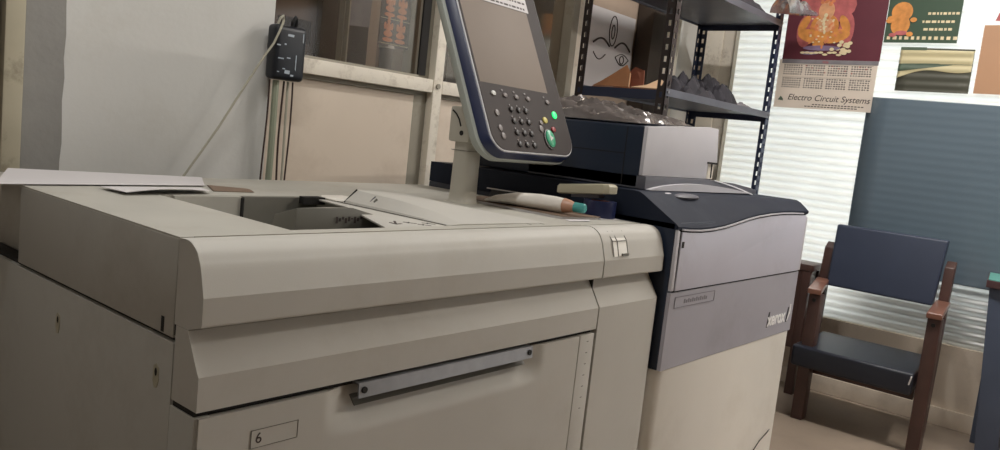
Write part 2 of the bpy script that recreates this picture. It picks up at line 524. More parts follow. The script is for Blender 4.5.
bulge = smooth_profile(bulge, 0, 7, 4)
bc = MB().px(bulge, .597, 1.6445)
bc = bc.build('front_cover', M['beige'], FD, ang=10.5)
rc = MB()
ins = [0, 0, 0, .0015, .005, .012]
rx = [1.650, 1.91, 1.936, 1.947, 1.954, 1.958]
rc_prof = [(y, z) for y, z in bulge]
n = len(rc_prof)
v, f = [], []
for x, d in zip(rx, ins):
    for y, z in rc_prof:
        v.append((x, 1.095 - (1.095 - y) * (1 - d / .077), .868 + (z - .868) * (1 - d / .13 * .8)))
f.append(tuple(range(n))[::-1])
f.append(tuple(range((len(rx) - 1) * n, len(rx) * n)))
for k in range(len(rx) - 1):
    for i in range(n):
        f.append((k * n + i, k * n + (i + 1) % n, (k + 1) * n + (i + 1) % n, (k + 1) * n + i))
rcv = MB().add(v, f).build('switch_cover', M['beige'], FD, ang=10.5)
sw = MB()
sw.px([(1.050, .989), (1.031, .967), (1.0205, .930), (1.0225, .930), (1.034, .966), (1.052, .987)], 1.690, 1.758)
sp = sw.build('switch_plate', M['off_white'], rcv)
tag_lines = MB()
for x in (1.690, 1.712, 1.757):
    tag_lines.bar((x, 1.0495, .9895), (x, 1.0305, .968), .002, .0012, (0, -.7, .7)).bar((x, 1.0305, .968), (x, 1.020, .9305), .002, .0012, (0, -1, .3))
tag_lines.bar((1.728, 1.0198, .9335), (1.757, 1.0198, .9335), .006, .004, (0, -1, 0))
tag_lines.bar((1.690, 1.0300, .9675), (1.757, 1.0300, .9675), .002, .0012, (0, -1, .6))
tag_lines.build('switch_outline', M['grey_mid'], rcv)

# scooped panel under the bulge
sc = MB()
L = [(.597, 1.056, .8675), (.597, 1.023, .812), (.597, 1.018, .806), (.597, 1.018, .7535), (.597, 1.09, .7535), (.597, 1.09, .8675)]
I = [(.601, 1.056, .8665), (.616, 1.0225, .8135), (.616, 1.018, .806)]
R = [(1.6445, 1.056, .8675), (1.6445, 1.0225, .8135), (1.6445, 1.018, .806), (1.6445, 1.018, .7535), (1.6445, 1.09, .7535), (1.6445, 1.09, .8675)]
v = L + I + R
sc.add(v, [(0, 1, 2, 3, 4, 5), (9, 14, 13, 12, 11, 10), (0, 6, 7, 1), (1, 7, 8, 2), (6, 9, 10, 7), (7, 10, 11, 8), (2, 8, 11, 12, 3), (3, 12, 13, 4), (4, 13, 14, 5), (5, 14, 9, 6, 0)])
sc.build('scoop_panel', M['beige'], FD, ang=20)
MB().box(.600, 1.64, 1.03, 1.09, .7425, .753).build('drawer_gap', M['gap'], FD)
MB().box(.597, .6225, 1.023, 1.0935, .05, .7435).build('front_edge_strip', M['beige_side'], FD, bevel=.001)

# drawer front with a finger scoop behind its handle
dr = MB()
X0, X1, Z0, Z1 = .602, 1.577, .05, .7425


def dfront(u, v):
    x = X0 + (X1 - X0) * u
    z = Z0 + (Z1 - Z0) * (v ** .35)
    a = max(0, min(1, (x - .835) / .065)) * max(0, min(1, (1.435 - x) / .065))
    b = max(0, min(1, (z - .655) / .05))
    b = b * b * (3 - 2 * b)
    e = 0
    return (x, 1.018 + .024 * a * b + e, z)


def dfront_z(u, v):
    return dfront(u, v)


dr.grid(dfront, 120, 70, .012)
dw = dr.build('tray_drawer', M['beige'], FD, ang=60)
hd = MB().px([(1.012, .7475), (1.041, .7475), (1.041, .7445), (1.015, .744), (1.013, .7235), (1.022, .7205), (1.022, .7185), (1.010, .7215)], .895, 1.385)
hd = hd.build('handle', M['metal'], dw, ang=30)
MB().px([(1.0405, .7195), (1.0425, .7195), (1.030, .706), (1.026, .703), (1.024, .704)], .90, 1.38).build('handle_backplate', M['grey_mid'], dw)
for x in (.907, 1.374):
    MB().cyl((x, 1.0125, .735), (x, 1.0085, .735), .006, 12).build('handle_screw', M['gap'], dw)
lb = MB().box(.691, .777, 1.0172, 1.0179, .6775, .7065).build('number_plate', M['beige'], dw)
ol = MB()
for a, b in (((.691, .6775), (.777, .6775)), ((.691, .7065), (.777, .7065)), ((.691, .6775), (.691, .7065)), ((.777, .6775), (.777, .7065))):
    ol.bar((a[0], 1.0169, a[1]), (b[0], 1.0169, b[1]), .0009, .0007, (0, -1, 0))
ol.build('plate_outline', M['grey_mid'], dw)
text_mb(MB(), '6', .0245, (.6985, 1.0172, .6845), (1, 0, 0), (0, 0, 1)).build('tray_number', M['ink'], dw)
# strip, gap and column at the right
st = MB().box(1.5815, 1.641, 1.0185, 1.09, .05, .7435).build('edge_strip', M['beige'], FD, bevel=.0015)
for k in range(7):
    MB().box(1.611, 1.618, 1.0178, 1.0184, .725 - k * .028, .727 - k * .028).build('strip_mark', M['grey_mid'], st)
cb = MB()
prof = [(1.056, .8675), (1.0225, .8135), (1.018, .806), (1.016, .05)]
xs = [1.650, 1.915, 1.933, 1.945, 1.952, 1.955]
ds = [0, 0, .002, .006, .014, .03]
v, f = [], []
for x, d in zip(xs, ds):
    v += [(x, y + d, z) for y, z in prof]
v += [(1.955, 1.2, .8675), (1.955, 1.2, .05), (1.650, 1.2, .8675), (1.650, 1.2, .05)]
for k in range(5):
    for i in range(3):
        f.append((k * 4 + i, k * 4 + i + 1, (k + 1) * 4 + i + 1, (k + 1) * 4 + i))
q = 24
f += [(20, 21, 22, 23, q + 1, q), (q + 2, q, q + 1, q + 3), (0, q + 2, q + 3, 3, 2, 1), tuple([0, 4, 8, 12, 16, 20, q, q + 2]), tuple([3, q + 3, q + 1, 23, 19, 15, 11, 7])]
cb.add(v, f).build('right_column', M['beige'], FD, ang=30)
MB().box(1.6446, 1.6495, 1.045, 1.2, .05, .985).build('column_gap', M['gap'], FD)

# top deck around the open well
tp = MB()
tp.box(.598, 1.93, 1.0965, 1.131, .955, .9985)                       # front lip
tp.pz([(.598, 1.131), (.815, 1.131), (.815, 1.59), (.598, 1.59)], .955, .9985)
tp.px([(1.59, .9985), (1.709, .9985), (1.709, .955), (1.59, .955)], .598, 1.93)
tp.box(1.205, 1.93, 1.131, 1.59, .955, .9985)
deck = tp.build('top_deck', M['tan'], FD, ang=30)
MB().box(.612, 1.93, 1.7095, 1.955, .986, .9985).build('rear_deck', M['tan'], FD, bevel=.003)
cre = MB()
cre.py([(.815, .9985), (.828, .994), (.836, .984), (.840, .965), (.842, .86), (.815, .86)], 1.131, 1.588)
cre.build('well_edge', M['tan'], FD, ang=50)
MB().box(.842, 1.204, 1.132, 1.588, .85, .868).build('well_floor', M['grey_mid'], FD)
MB().box(.843, 1.0, 1.578, 1.5895, .868, .9975).build('well_wall', M['tan'], FD)
MB().box(1.004, 1.204, 1.574, 1.5895, .868, .9975).build('well_wall', M['grey_mid'], FD)
MB().box(.9985, 1.0035, 1.572, 1.5895, .868, .995).build('well_slot', M['gap'], FD)
gb = MB()
gb.add([(.945, 1.30, .868), (1.2, 1.30, .868), (1.2, 1.42, .868), (.96, 1.42, .868), (.949, 1.302, 1.012), (1.09, 1.302, 1.012), (1.2, 1.302, .985), (1.2, 1.40, .985), (1.10, 1.40, 1.0), (.965, 1.40, .985)],
       [(0, 3, 2, 1), (0, 1, 6, 5, 4), (1, 2, 7, 6), (2, 3, 9, 8, 7), (3, 0, 4, 9), (4, 5, 8, 9), (5, 6, 7, 8)])
gb = gb.build('paper_guide_block', M['grey_mid'], FD, bevel=.002)  # shadow inside the well is put into this darker grey
mk = MB()
for k in range(9):
    mk.box(1.045 + k * .008, 1.050 + k * .008, 1.2985, 1.2993, .980 + .004 * (k % 3), .994 - .003 * (k % 2))
mk.build('guide_marks', M['ink'], gb)
gp = MB()
gp.pz([(1.035, 1.134), (1.2045, 1.134), (1.2045, 1.571), (1.19, 1.571), (1.17, 1.42)], .9935, .9975)
gp = gp.build('guide_plate', M['beige'], FD, bevel=.0008)
ar = MB()
ar.bar((1.125, 1.210, .9978), (1.095, 1.172, .9978), .005, .0006).bar((1.095, 1.172, .9978), (1.114, 1.177, .9978), .005, .0006).bar((1.095, 1.172, .9978), (1.098, 1.194, .9978), .005, .0006)
for x, y in ((1.145, 1.185), (1.158, 1.155), (1.185, 1.17)):
    ar.bar((x - .008, y + .012, .9978), (x + .008, y - .012, .9978), .003, .0006).bar((x - .008, y - .004, .9978), (x + .006, y + .010, .9978), .003, .0006)
ar.build('arrow_marks', M['ink'], gp)
MB().pz([(1.145, 1.548), (1.203, 1.542), (1.203, 1.572), (1.15, 1.572)], .985, 1.002).build('latch', M['gap'], FD)
MB().pz([(1.2055, 1.49), (1.30, 1.52), (1.30, 1.60), (1.235, 1.60), (1.2055, 1.56)], .9987, 1.0015).build('latch_plate', M['off_white'], FD, bevel=.001)
hc = MB()
hp = []
for y, k in ((1.133, .08), (1.21, .55), (1.32, .86), (1.475, 1)):
    hp += [(1.2075, y, .9988), (1.210, y, .9988 + .006 * k), (1.243, y, .9988 + .0305 * k), (1.25, y, .9988 + .032 * k), (1.40, y, .9988 + .024 * k), (1.56, y, .9988)]
hf = [tuple(range(6))[::-1], tuple(range(18, 24))]
for r in range(3):
    for i in range(6):
        hf.append((r * 6 + i, r * 6 + (i + 1) % 6, (r + 1) * 6 + (i + 1) % 6, (r + 1) * 6 + i))
hc = hc.add(hp, hf).build('hinged_cover', M['beige'], FD, ang=18)
MB().bar((1.2085, 1.4755, 1.000), (1.243, 1.4755, 1.030), .005, .003, (0, 1, 0)).build('cover_end_gap', M['gap'], hc)
MB().bar((1.222, 1.40, 1.0115), (1.236, 1.40, 1.0235), .004, .002, (0, 1, 0)).build('cover_clip', M['grey_dark'], hc)
MB().bar((1.222, 1.385, 1.0105), (1.230, 1.385, 1.0175), .012, .002, (0, 1, 0)).build('cover_clip', M['grey_mid'], hc)
MB().box(1.2052, 1.2072, 1.14, 1.50, .9986, .9993).build('cover_seam', M['gap'], hc)
MB().box(1.47, 1.473, 1.12, 1.66, .9984, .9990).build('deck_seam', M['grey_mid'], FD)
MB().box(1.52, 1.523, 1.12, 1.69, .9984, .9990).build('deck_seam', M['grey_mid'], FD)
MB().box(.62, 1.64, 1.0945, 1.0968, .9965, .9989).build('front_seam', M['seam'], FD)

# post and touch-screen console
po = MB()
n = 20
v, f = [], []
for z, rx_, ry_ in ((.9985, .040, .040), (1.003, .034, .034), (1.02, .032, .032), (1.20, .030, .030), (1.235, .030, .030), (1.25, .026, .026)):
    for k in range(n):
        a = 2 * math.pi * k / n
        ca, sa = math.cos(a), math.sin(a)
        e = .5
        v.append((1.648 + rx_ * math.copysign(abs(ca) ** e, ca), 1.505 + ry_ * math.copysign(abs(sa) ** e, sa), z))
for r in range(5):
    for k in range(n):
        f.append((r * n + k, r * n + (k + 1) % n, (r + 1) * n + (k + 1) % n, (r + 1) * n + k))
f += [tuple(range(n))[::-1], tuple(range(5 * n, 6 * n))]
post = MB().add(v, f).build('console_post', M['post'], FD, ang=50)
MB().box(1.616, 1.680, 1.473, 1.537, 1.142, 1.1436).build('post_seam', M['grey_mid'], post)

T = math.radians(26)
UX, UV, UN = Vector((1, 0, 0)), Vector((0, math.sin(T), math.cos(T))), Vector((0, -math.cos(T), math.sin(T)))
OC = Vector((1.6630, 1.33, 1.1521))


def cp(u, v, w=0):
    return OC + UX * u + UV * v + UN * w


def rrect(u0, u1, v0, v1, r, n=8):
    return arc(u1 - r, v1 - r, r, 0, 90, n) + arc(u0 + r, v1 - r, r, 90, 180, n) + arc(u0 + r, v0 + r, r, 180, 270, n) + arc(u1 - r, v0 + r, r, 270, 360, n)


def ring(levels, name, m, parent):
    """stack of rounded outlines (u0,u1,v0,v1,r,w) joined into a closed skin"""
    v, f = [], []
    k = None
    for a in levels:
        p = rrect(*a[:5])
        k = len(p)
        v += [cp(x, y, a[5]) for x, y in p]
    for r in range(len(levels) - 1):
        for i in range(k):
            f.append((r * k + i, r * k + (i + 1) % k, (r + 1) * k + (i + 1) % k, (r + 1) * k + i))
    f += [tuple(range(k))[::-1], tuple(range((len(levels) - 1) * k, len(levels) * k))]
    return MB().add(v, f).build(name, m, parent, ang=40)


VT = .565
con = ring([(-.104, .268, .003, VT, .055, -.006), (-.110, .271, -.001, VT + .006, .060, -.012), (-.118, .272, -.005, VT + .01, .064, -.028)], 'console', M['bezel'], FD)
ring([(-.117, .271, -.004, VT + .01, .064, -.0285), (-.124, .273, -.008, VT + .012, .066, -.034), (-.122, .270, -.004, VT + .008, .064, -.052), (-.108, .262, .006, VT - .01, .06, -.066)], 'console_shell', M['shell'], con)
ring([(-.100, .266, .005, VT - .004, .052, -.0062), (-.099, .265, .006, VT - .005, .051, -.0030)], 'white_border', M['white_line'], con)
ring([(-.0965, .2625, .0085, VT - .0075, .049, -.0032), (-.096, .262, .009, VT - .008, .048, -.0012)], 'console_face', M['panel'], con)


def plate(u0, u1, v0, v1, w0, w1, mb=None):
    mb = mb or MB()
    p = [(u0, v0), (u1, v0), (u1, v1), (u0, v1)]
    return mb.add([cp(a, b, w0) for a, b in p] + [cp(a, b, w1) for a, b in p], [(3, 2, 1, 0), (4, 5, 6, 7), (0, 1, 5, 4), (1, 2, 6, 5), (2, 3, 7, 6), (3, 0, 4, 7)])


sq = [(-.090, .198), (.203, .198), (.232, .452), (-.078, .452)]
sm = MB().add([cp(a, b, -.0012) for a, b in [(-.090, .198), (.205, .198), (.205, .452), (-.090, .452)]] + [cp(a, b, -.0004) for a, b in [(-.088, .2), (.203, .2), (.203, .45), (-.088, .45)]],
              [(3, 2, 1, 0), (4, 5, 6, 7), (0, 1, 5, 4), (1, 2, 6, 5), (2, 3, 7, 6), (3, 0, 4, 7)])
sm.build('screen', M['screen'], con)
plate(.0, .215, .4535, .500, -.0012, -.0004).build('instruction_label', M['paper'], con)
tl = MB()
for r in range(2):
    u = .01
    while u < .2:
        w = random.uniform(.006, .02)
        plate(u, min(.205, u + w), .4595 + r * .019, .4655 + r * .019, -.0004, -.0002, tl)
        u += w + .005
tl.build('label_lines', M['ink'], con)


def oval(u, v, ru, rv, h, name, m, parent=None):
    k = 16
    p = [(math.cos(2 * math.pi * i / k), math.sin(2 * math.pi * i / k)) for i in range(k)]
    vv = [cp(u + a * ru, v + b * rv, -.0012) for a, b in p] + [cp(u + a * ru, v + b * rv, h * .6) for a, b in p] + [cp(u + a * ru * .75, v + b * rv * .75, h) for a, b in p]
    ff = [tuple(range(k))[::-1], tuple(range(2 * k, 3 * k))]
    for r in range(2):
        for i in range(k):
            ff.append((r * k + i, r * k + (i + 1) % k, (r + 1) * k + (i + 1) % k, (r + 1) * k + i))
    return MB().add(vv, ff).build(name, m, parent or con, ang=40)


oval(-.048, .169, .009, .007, .003, 'menu_button', M['key_white'])
for u in (0, .048, .100, .190):
    oval(u, .168, .009, .007, .003, 'menu_button', M['key'])
for u in (-.008, .042, .09, .178):
    oval(u, .182, .004, .003, .0005, 'indicator', M['key'])
for r in range(4):
    for c in range(3):
        oval(.012 + c * .032, .129 - r * .0335, .009, .008, .0035, 'number_key', M['key_dark'])
        oval(.012 + c * .032 - .004, .129 - r * .0335 + .012, .003, .0022, .0004, 'key_mark', M['key'])
for u, v in ((-.053, .113), (-.055, .070), (-.050, .048)):
    oval(u, v, .008, .009, .002, 'side_button', M['key'])
oval(.2085, .130, .010, .011, .003, 'ready_lamp', M['led'])
oval(.156, .110, .0095, .0095, .003, 'interrupt_button', M['key_yellow'])
oval(.185, .084, .009, .008, .003, 'stop_button', M['key_red'])
oval(.134, .100, .007, .007, .002, 'side_button', M['key'])
oval(.128, .082, .009, .010, .002, 'side_button', M['key'])
rg = oval(.155, .052, .024, .031, .003, 'start_ring', M['key_dark'])
k0 = oval(.155, .053, .019, .026, .008, 'start_button', M['key_green'])
tr = MB()
tr.add([cp(.1475, .045, .0081), cp(.1475, .062, .0081), cp(.163, .0535, .0081), cp(.1475, .045, .0086), cp(.1475, .062, .0086), cp(.163, .0535, .0086)], [(0, 1, 2), (5, 4, 3), (0, 3, 4, 1), (1, 4, 5, 2), (2, 5, 3, 0)])
tr.build('start_mark', M['key_white'], con)
# tilt bracket between the post and the console
br = MB()
br.py([(1.606, 1.165), (1.69, 1.165), (1.69, 1.262), (1.606, 1.262)], 1.468, 1.545)
br = br.build('tilt_bracket', M['post'], FD, bevel=.008)
MB().bar((1.650, 1.475, 1.215), (1.650, 1.50, 1.36), .07, .05, (0, 1, 0)).build('tilt_neck', M['shell'], FD, bevel=.006)
MB().cyl((1.6065, 1.495, 1.19), (1.6045, 1.495, 1.19), .007).build('pivot_screw', M['gap'], br)
MB().tube([(1.606, 1.535, 1.250), (1.606, 1.520, 1.240), (1.606, 1.508, 1.226), (1.606, 1.50, 1.208)], .0025, 6).build('cable_slot', M['gap'], br)

# ------------------------------------------------------------------ digital printer (navy, grey and off white)
PR = thing('digital_printer', (2.45, 1.45, 0), 'tall copier with navy sides, grey front doors and off white base', 'printer')
XA, XB, YF = 1.962, 2.960, .995
ws = MB()
ws.pz([(XA, 1.04), (XA + .006, 1.012), (XA + .025, YF + .002), (XB - .03, YF + .002), (XB - .008, YF + .015), (XB, 1.04), (XB, 1.95), (XA, 1.95)], .05, .598)
lowb = ws.build('base_cabinet', M['off_white'], PR, ang=50)
MB().tube([(2.74, .992, .175), (2.80, .9925, .205), (2.87, .9935, .222), (2.95, 1.006, .232)], .0018, 6).build('door_curve', M['gap'], lowb)
nb = MB().box(XA, XB - .002, 1.006, 1.955, .600, 1.012)
nb.build('side_body', M['navy'], PR, bevel=.002)
for y in (1.05, 1.90):
    for x in (2.02, 2.88):
        MB().cyl((x, y + .03, .05), (x, y + .03, 0), .03).build('foot', M['black'], PR)
# lower grey front
g1 = MB().pz([(XA + .002, 1.0055), (XA + .002, YF + .002), (XA + .004, YF), (XB - .02, YF), (XB - .006, YF + .003), (XB, 1.0055)], .600, .8195)
g1 = g1.build('lower_front_panel', M['grey_door'], PR)
lm = MB().box(1.995, 2.245, YF - .0008, YF + .001, .776, .806).build('embossed_plate', M['grey_door'], g1)
ls = MB()
for a, b in (((1.995, .776), (2.245, .776)), ((1.995, .806), (2.245, .806)), ((1.995, .776), (1.995, .806)), ((2.245, .776), (2.245, .806))):
    ls.bar((a[0], YF - .0012, a[1]), (b[0], YF - .0012, b[1]), .0016, .001, (0, -1, 0))
for k in range(12):
    ls.box(2.05 + k * .0125, 2.058 + k * .0125, YF - .0014, YF - .0008, .785, .797 - .003 * (k % 2))
ls.build('embossed_marks', M['emboss'], g1)
text_mb(MB(), 'xerox', .066, (2.712, YF - .0002, .641), (1, 0, 0), (0, 0, 1), .0012, bold=.0016).build('maker_lettering', M['lettering'], g1)
sy = MB().py([(2.893, .640), (2.900, .640), (2.921, .668), (2.921, .700), (2.912, .700), (2.912, .672)], YF - .001, YF + .001)
sy.build('maker_mark', M['lettering'], g1)
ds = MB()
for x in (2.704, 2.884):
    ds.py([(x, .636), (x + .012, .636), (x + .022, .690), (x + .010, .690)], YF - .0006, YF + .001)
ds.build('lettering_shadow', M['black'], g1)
# upper door with wave-shaped top, in its frame
wave = [(1.985, .989), (2.03, .986), (2.10, .984), (2.18, .986), (2.26, .992), (2.34, 1.002), (2.42, 1.013), (2.50, 1.021), (2.60, 1.027), (2.70, 1.030), (2.80, 1.030), (2.90, 1.028)]


def wz(x):
    p = wave
    if x <= p[0][0]:
        return p[0][1]
    for (a, b), (c, d) in zip(p, p[1:]):
        if x <= c:
            return b + (d - b) * (x - a) / (c - a)
    return p[-1][1]


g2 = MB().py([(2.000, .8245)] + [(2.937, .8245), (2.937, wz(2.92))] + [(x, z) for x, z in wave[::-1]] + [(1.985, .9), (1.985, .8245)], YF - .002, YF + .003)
g2 = g2.build('upper_door', M['lit_door'], PR, bevel=.002, ang=50)
MB().box(1.989, 2.0, YF - .0035, YF - .0015, .945, .962).build('keyhole', M['gap'], g2)
MB().py([(1.966, .8245), (1.982, .8245), (1.977, .99), (1.964, .996)], YF + .001, 1.0055).build('door_jamb', M['grey_lid'], PR, bevel=.002)
MB().py([(2.942, .8245), (2.960, .8245), (2.960, 1.02), (2.942, 1.02)], YF + .001, 1.0055).build('door_jamb', M['grey_lid'], PR, bevel=.002)
MB().box(1.982, 2.943, YF + .0035, 1.0055, .8197, 1.0).build('door_gap', M['gap'], PR)
tm = MB()
for (a, b), (c, d) in zip(wave, wave[1:]):
    tm.bar((a, YF - .0005, b + .0065), (c + .001, YF - .0005, d + .0065), .004, .006, (0, -1, 0))
tm.build('door_edge_trim', M['grey_lid'], PR)
# navy sculpted top: rises from the wave edge to a flat deck
nx = 40
v, f = [], []
for i in range(nx + 1):
    t = i / nx
    x = XA + (XB - XA) * t
    zf = wz(x) + .012
    yc = 1.134 - .084 * t
    zt = 1.084 - .006 * t
    pts = [(YF + .002, zf - .006), (YF + .001, zf + .002), (YF + .010, zf + .010), (yc - .020, zt - .008), (yc - .004, zt - .001), (yc + .015, zt), (1.955, 1.080), (1.955, 1.013), (YF + .030, min(1.0125, zf - .006))]
    v += [(x, a, b) for a, b in pts]
k = 9
for i in range(nx):
    for j in range(k):
        f.append((i * k + j, i * k + (j + 1) % k, (i + 1) * k + (j + 1) % k, (i + 1) * k + j))
f += [tuple(range(k))[::-1], tuple(range(nx * k, nx * k + k))]
tc_ = MB().add(v, f).build('top_cover', M['navy_top'], PR, ang=30)
MB().ellipsoid((2.19, 1.104, 1.073), (.075, .028, .010)).build('finger_dish', M['grey_dark'], tc_)
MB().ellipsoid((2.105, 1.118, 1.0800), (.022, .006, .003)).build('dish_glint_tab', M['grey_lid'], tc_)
# rear tower
TX = 2.05
tw = MB().add([(TX, 1.19, 1.084), (2.53, 1.19, 1.084), (2.53, 1.83, 1.084), (TX, 1.83, 1.084), (TX, 1.19, 1.268), (2.53, 1.19, 1.292), (2.53, 1.83, 1.292), (TX, 1.83, 1.268)],
              [(0, 3, 2, 1), (4, 5, 6, 7), (0, 1, 5, 4), (1, 2, 6, 5), (2, 3, 7, 6), (3, 0, 4, 7)])
tw = tw.build('upper_tower', M['navy'], PR, bevel=.006, seg=3)
MB().box(TX - .0008, TX + .002, 1.2445, 1.2475, 1.09, 1.262).box(TX - .0008, TX + .002, 1.248, 1.82, 1.182, 1.1845).build('tower_seam', M['gap'], tw)
tf = MB()
tf.py([(TX - .003, 1.124), (2.463, 1.126), (2.466, 1.178), (2.532, 1.177), (2.506, 1.2935), (2.45, 1.2945), (2.30, 1.285), (2.15, 1.275), (TX - .003, 1.266)], 1.176, 1.189)
tf = tf.build('tower_front', M['grey_lid'], tw, bevel=.002)
MB().bar((2.456, 1.1755, 1.1795), (2.530, 1.1755, 1.1785), .003, .006, (0, 0, 1)).bar((2.490, 1.1755, 1.178), (2.494, 1.1755, 1.130), .003, .005, (1, 0, 0)).build('catch', M['gap'], tf)
MB().box(2.468, 2.528, 1.186, 1.1895, 1.126, 1.176).build('notch_backing', M['frame'], tw)
tr_ = MB().py([(TX, 1.085), (2.86, 1.083), (2.87, 1.094), (2.82, 1.103), (2.66, 1.117), (2.46, 1.1245), (TX, 1.1235)], 1.165, 1.60)
tr_ = tr_.build('output_tray', M['grey_dark'], PR, bevel=.002)
le = [(2.055 + .72 * i / 16, 1.0865 + .022 * math.sin(math.pi * (i / 16) ** .8)) for i in range(17)]
MB().py(le + [(2.775, 1.0845), (2.055, 1.0845)], 1.150, 1.164).build('tray_lip', M['grey_lid'], tr_)
st = MB()
for i in range(12):
    a = le[i + 4] if i + 4 < len(le) else le[-1]
st.tube([(2.50 + .03 * i, 1.163, 1.1225 - .0026 * i - .00012 * i * i) for i in range(12)], .0022, 6)
st.build('tray_rib', M['white_line'], tr_)

# ------------------------------------------------------------------ papers and clutter on the feeder


def sheet(c, bendfn, nu=16, nv=12, th=.0006):
    c = [Vector(p) for p in c]

    def fn(u, v):
        p = (c[0] * (1 - u) + c[1] * u) * (1 - v) + (c[3] * (1 - u) + c[2] * u) * v
        return (p.x, p.y, p.z + bendfn(u, v))
    return MB().grid(fn, nu, nv, th)


tag(sheet([(.545, 1.695, 1.001), (1.005, 1.745, 1.001), (1.085, 1.90, 1.001), (.66, 1.97, 1.001)], lambda u, v: .0012 + .0035 * v * v).build('paper_sheet', M['paper']),
    'large white sheet lying across the rear left of the beige feeder top', 'paper')
tag(sheet([(.735, 1.565, 1.0), (.940, 1.606, 1.0), (.962, 1.682, 1.0), (.73, 1.672, 1.0)], lambda u, v: .006 + .006 * math.sin(math.pi * u) * (1 - v) - .002 * v, th=.0012).build('paper_sheet', M['paper']),
    'small white curled sheet jutting out in front of the larger sheet', 'paper')
tag(sheet([(.975, 1.655, .9995), (1.075, 1.645, .9995), (1.10, 1.72, .9995), (1.03, 1.78, .9995)], lambda u, v: .0004 + .002 * math.sin(math.pi * v)).build('paper_scrap', M['paper_tan']),  # brown sheet stands in for the shadow of the curled paper
    'flat brown sheet painted as shadow past the right end of the white sheets', 'paper')
mg = thing('magazine', (1.76, 1.42, .9985), 'flat dark edged magazine lying right of the console post', 'magazine')
MB().pz([(1.69, 1.190), (1.825, 1.165), (1.845, 1.58), (1.71, 1.58)], .9989, 1.005).build('page_block', M['paper'], mg)
MB().pz([(1.688, 1.186), (1.828, 1.161), (1.848, 1.583), (1.708, 1.583)], 1.0052, 1.0072).build('cover', M['paper_tan'], mg)
fd = thing('folder', (1.84, 1.49, .9985), 'thin black folder with a pale edge leaning behind the white tube', 'folder')
MB().bar((1.90, 1.62, 1.0135), (1.905, 1.33, 1.0165), .004, .026, (.5, 0, .8)).build('cover', M['black'], fd)
MB().bar((1.893, 1.63, 1.0275), (1.899, 1.33, 1.0305), .003, .003, (.5, 0, .8)).build('edge', M['paper'], fd)
tb = thing('glue_tube', (1.72, 1.32, 1.0075), 'white squeezed tube with a teal cap on the magazine', 'tube')
P0, P1 = Vector((1.718, 1.46, 1.029)), Vector((1.752, 1.175, 1.029))
d = P1 - P0
tbm = MB()
n = 14
v, f = [], []
stn = [(0, .005, .034), (.08, .011, .034), (.3, .0185, .031), (.55, .021, .026), (.72, .021, .023), (.82, .020, .021)]
e = Vector((d.y, -d.x, 0)).normalized()
for s_, h, w in stn:
    for k in range(n):
        a = 2 * math.pi * k / n
        v.append(P0 + d * s_ + e * (w * math.cos(a)) + Vector((0, 0, h * math.sin(a) - (.021 - h))))
for r in range(len(stn) - 1):
    for k in range(n):
        f.append((r * n + k, r * n + (k + 1) % n, (r + 1) * n + (k + 1) % n, (r + 1) * n + k))
f += [tuple(range(n))[::-1], tuple(range((len(stn) - 1) * n, len(stn) * n))]
MB().add(v, f).build('tube_body', M['tube_white'], tb, ang=50)
MB().tube([P0 + d * .82, P0 + d * .88, P0 + d * .93], [.020, .017, .012], 14).build('shoulder', M['tube_peach'], tb)
MB().tube([P0 + d * .93, P0 + d * 1.03, P0 + d * 1.04], [.0135, .0125, .010], 14).build('cap', M['teal_cap'], tb)
tp_ = thing('tape_roll', (1.862, 1.225, 1.0), 'dark blue tape roll under the beige plastic lid', 'tape')
v, f = [], []
n = 28
for r_, z in ((.046, .9995), (.046, 1.046), (.026, 1.046), (.026, .9995)):
    for k in range(n):
        a = 2 * math.pi * k / n
        v.append((1.886 + r_ * math.cos(a), 1.205 + r_ * math.sin(a), z))
for r in range(4):
    for k in range(n):
        f.append((r * n + k, r * n + (k + 1) % n, ((r + 1) % 4) * n + (k + 1) % n, ((r + 1) % 4) * n + k))
MB().add(v, f).build('tape', M['tape_blue'], tp_, ang=40)
v = []
for r_, z in ((.0255, .9998), (.0255, 1.0455), (.023, 1.0455), (.023, .9998)):
    for k in range(n):
        a = 2 * math.pi * k / n
        v.append((1.886 + r_ * math.cos(a), 1.205 + r_ * math.sin(a), z))
MB().add(v, f).build('core', M['kraft'], tp_, ang=40)
ld = thing('plastic_lid', (1.88, 1.25, 1.0465), 'beige rounded plastic lid resting on the blue tape roll', 'tray')  # the beige lid that lies on the tape roll
lo = [(1.868, 1.335)] + arc(1.885, 1.335, .017, 180, 60, 6) + [(1.922, 1.318), (1.926, 1.20)] + arc(1.904, 1.192, .022, 10, -90, 6) + [(1.878, 1.175), (1.868, 1.188)]
v, f = [], []
n = len(lo)
cx, cy = 1.896, 1.255
for sc_, z in ((.92, 1.0470), (1.0, 1.050), (1.0, 1.068), (.94, 1.074), (.8, 1.0755)):
    v += [(cx + (x - cx) * sc_, cy + (y - cy) * sc_, z + (1.255 - y) * .10 + .011) for x, y in lo]
for r in range(4):
    for k in range(n):
        f.append((r * n + k, r * n + (k + 1) % n, (r + 1) * n + (k + 1) % n, (r + 1) * n + k))
f += [tuple(range(n))[::-1], tuple(range(4 * n, 5 * n))]
MB().add(v, f).build('shell', M['lid'], ld, ang=35)
MB().bar((1.892, 1.30, 1.049), (1.898, 1.21, 1.057), .03, .009).build('underside_rim', M['grey_dark'], ld)
tag(sheet([(1.665, 1.150, .9995), (1.745, 1.137, .9995), (1.77, 1.158, .9995), (1.69, 1.178, .9995)], lambda u, v: .0004 + .001 * u).build('paper_scrap', M['paper']),
    'white paper scrap sticking out under the front of the magazine', 'paper')
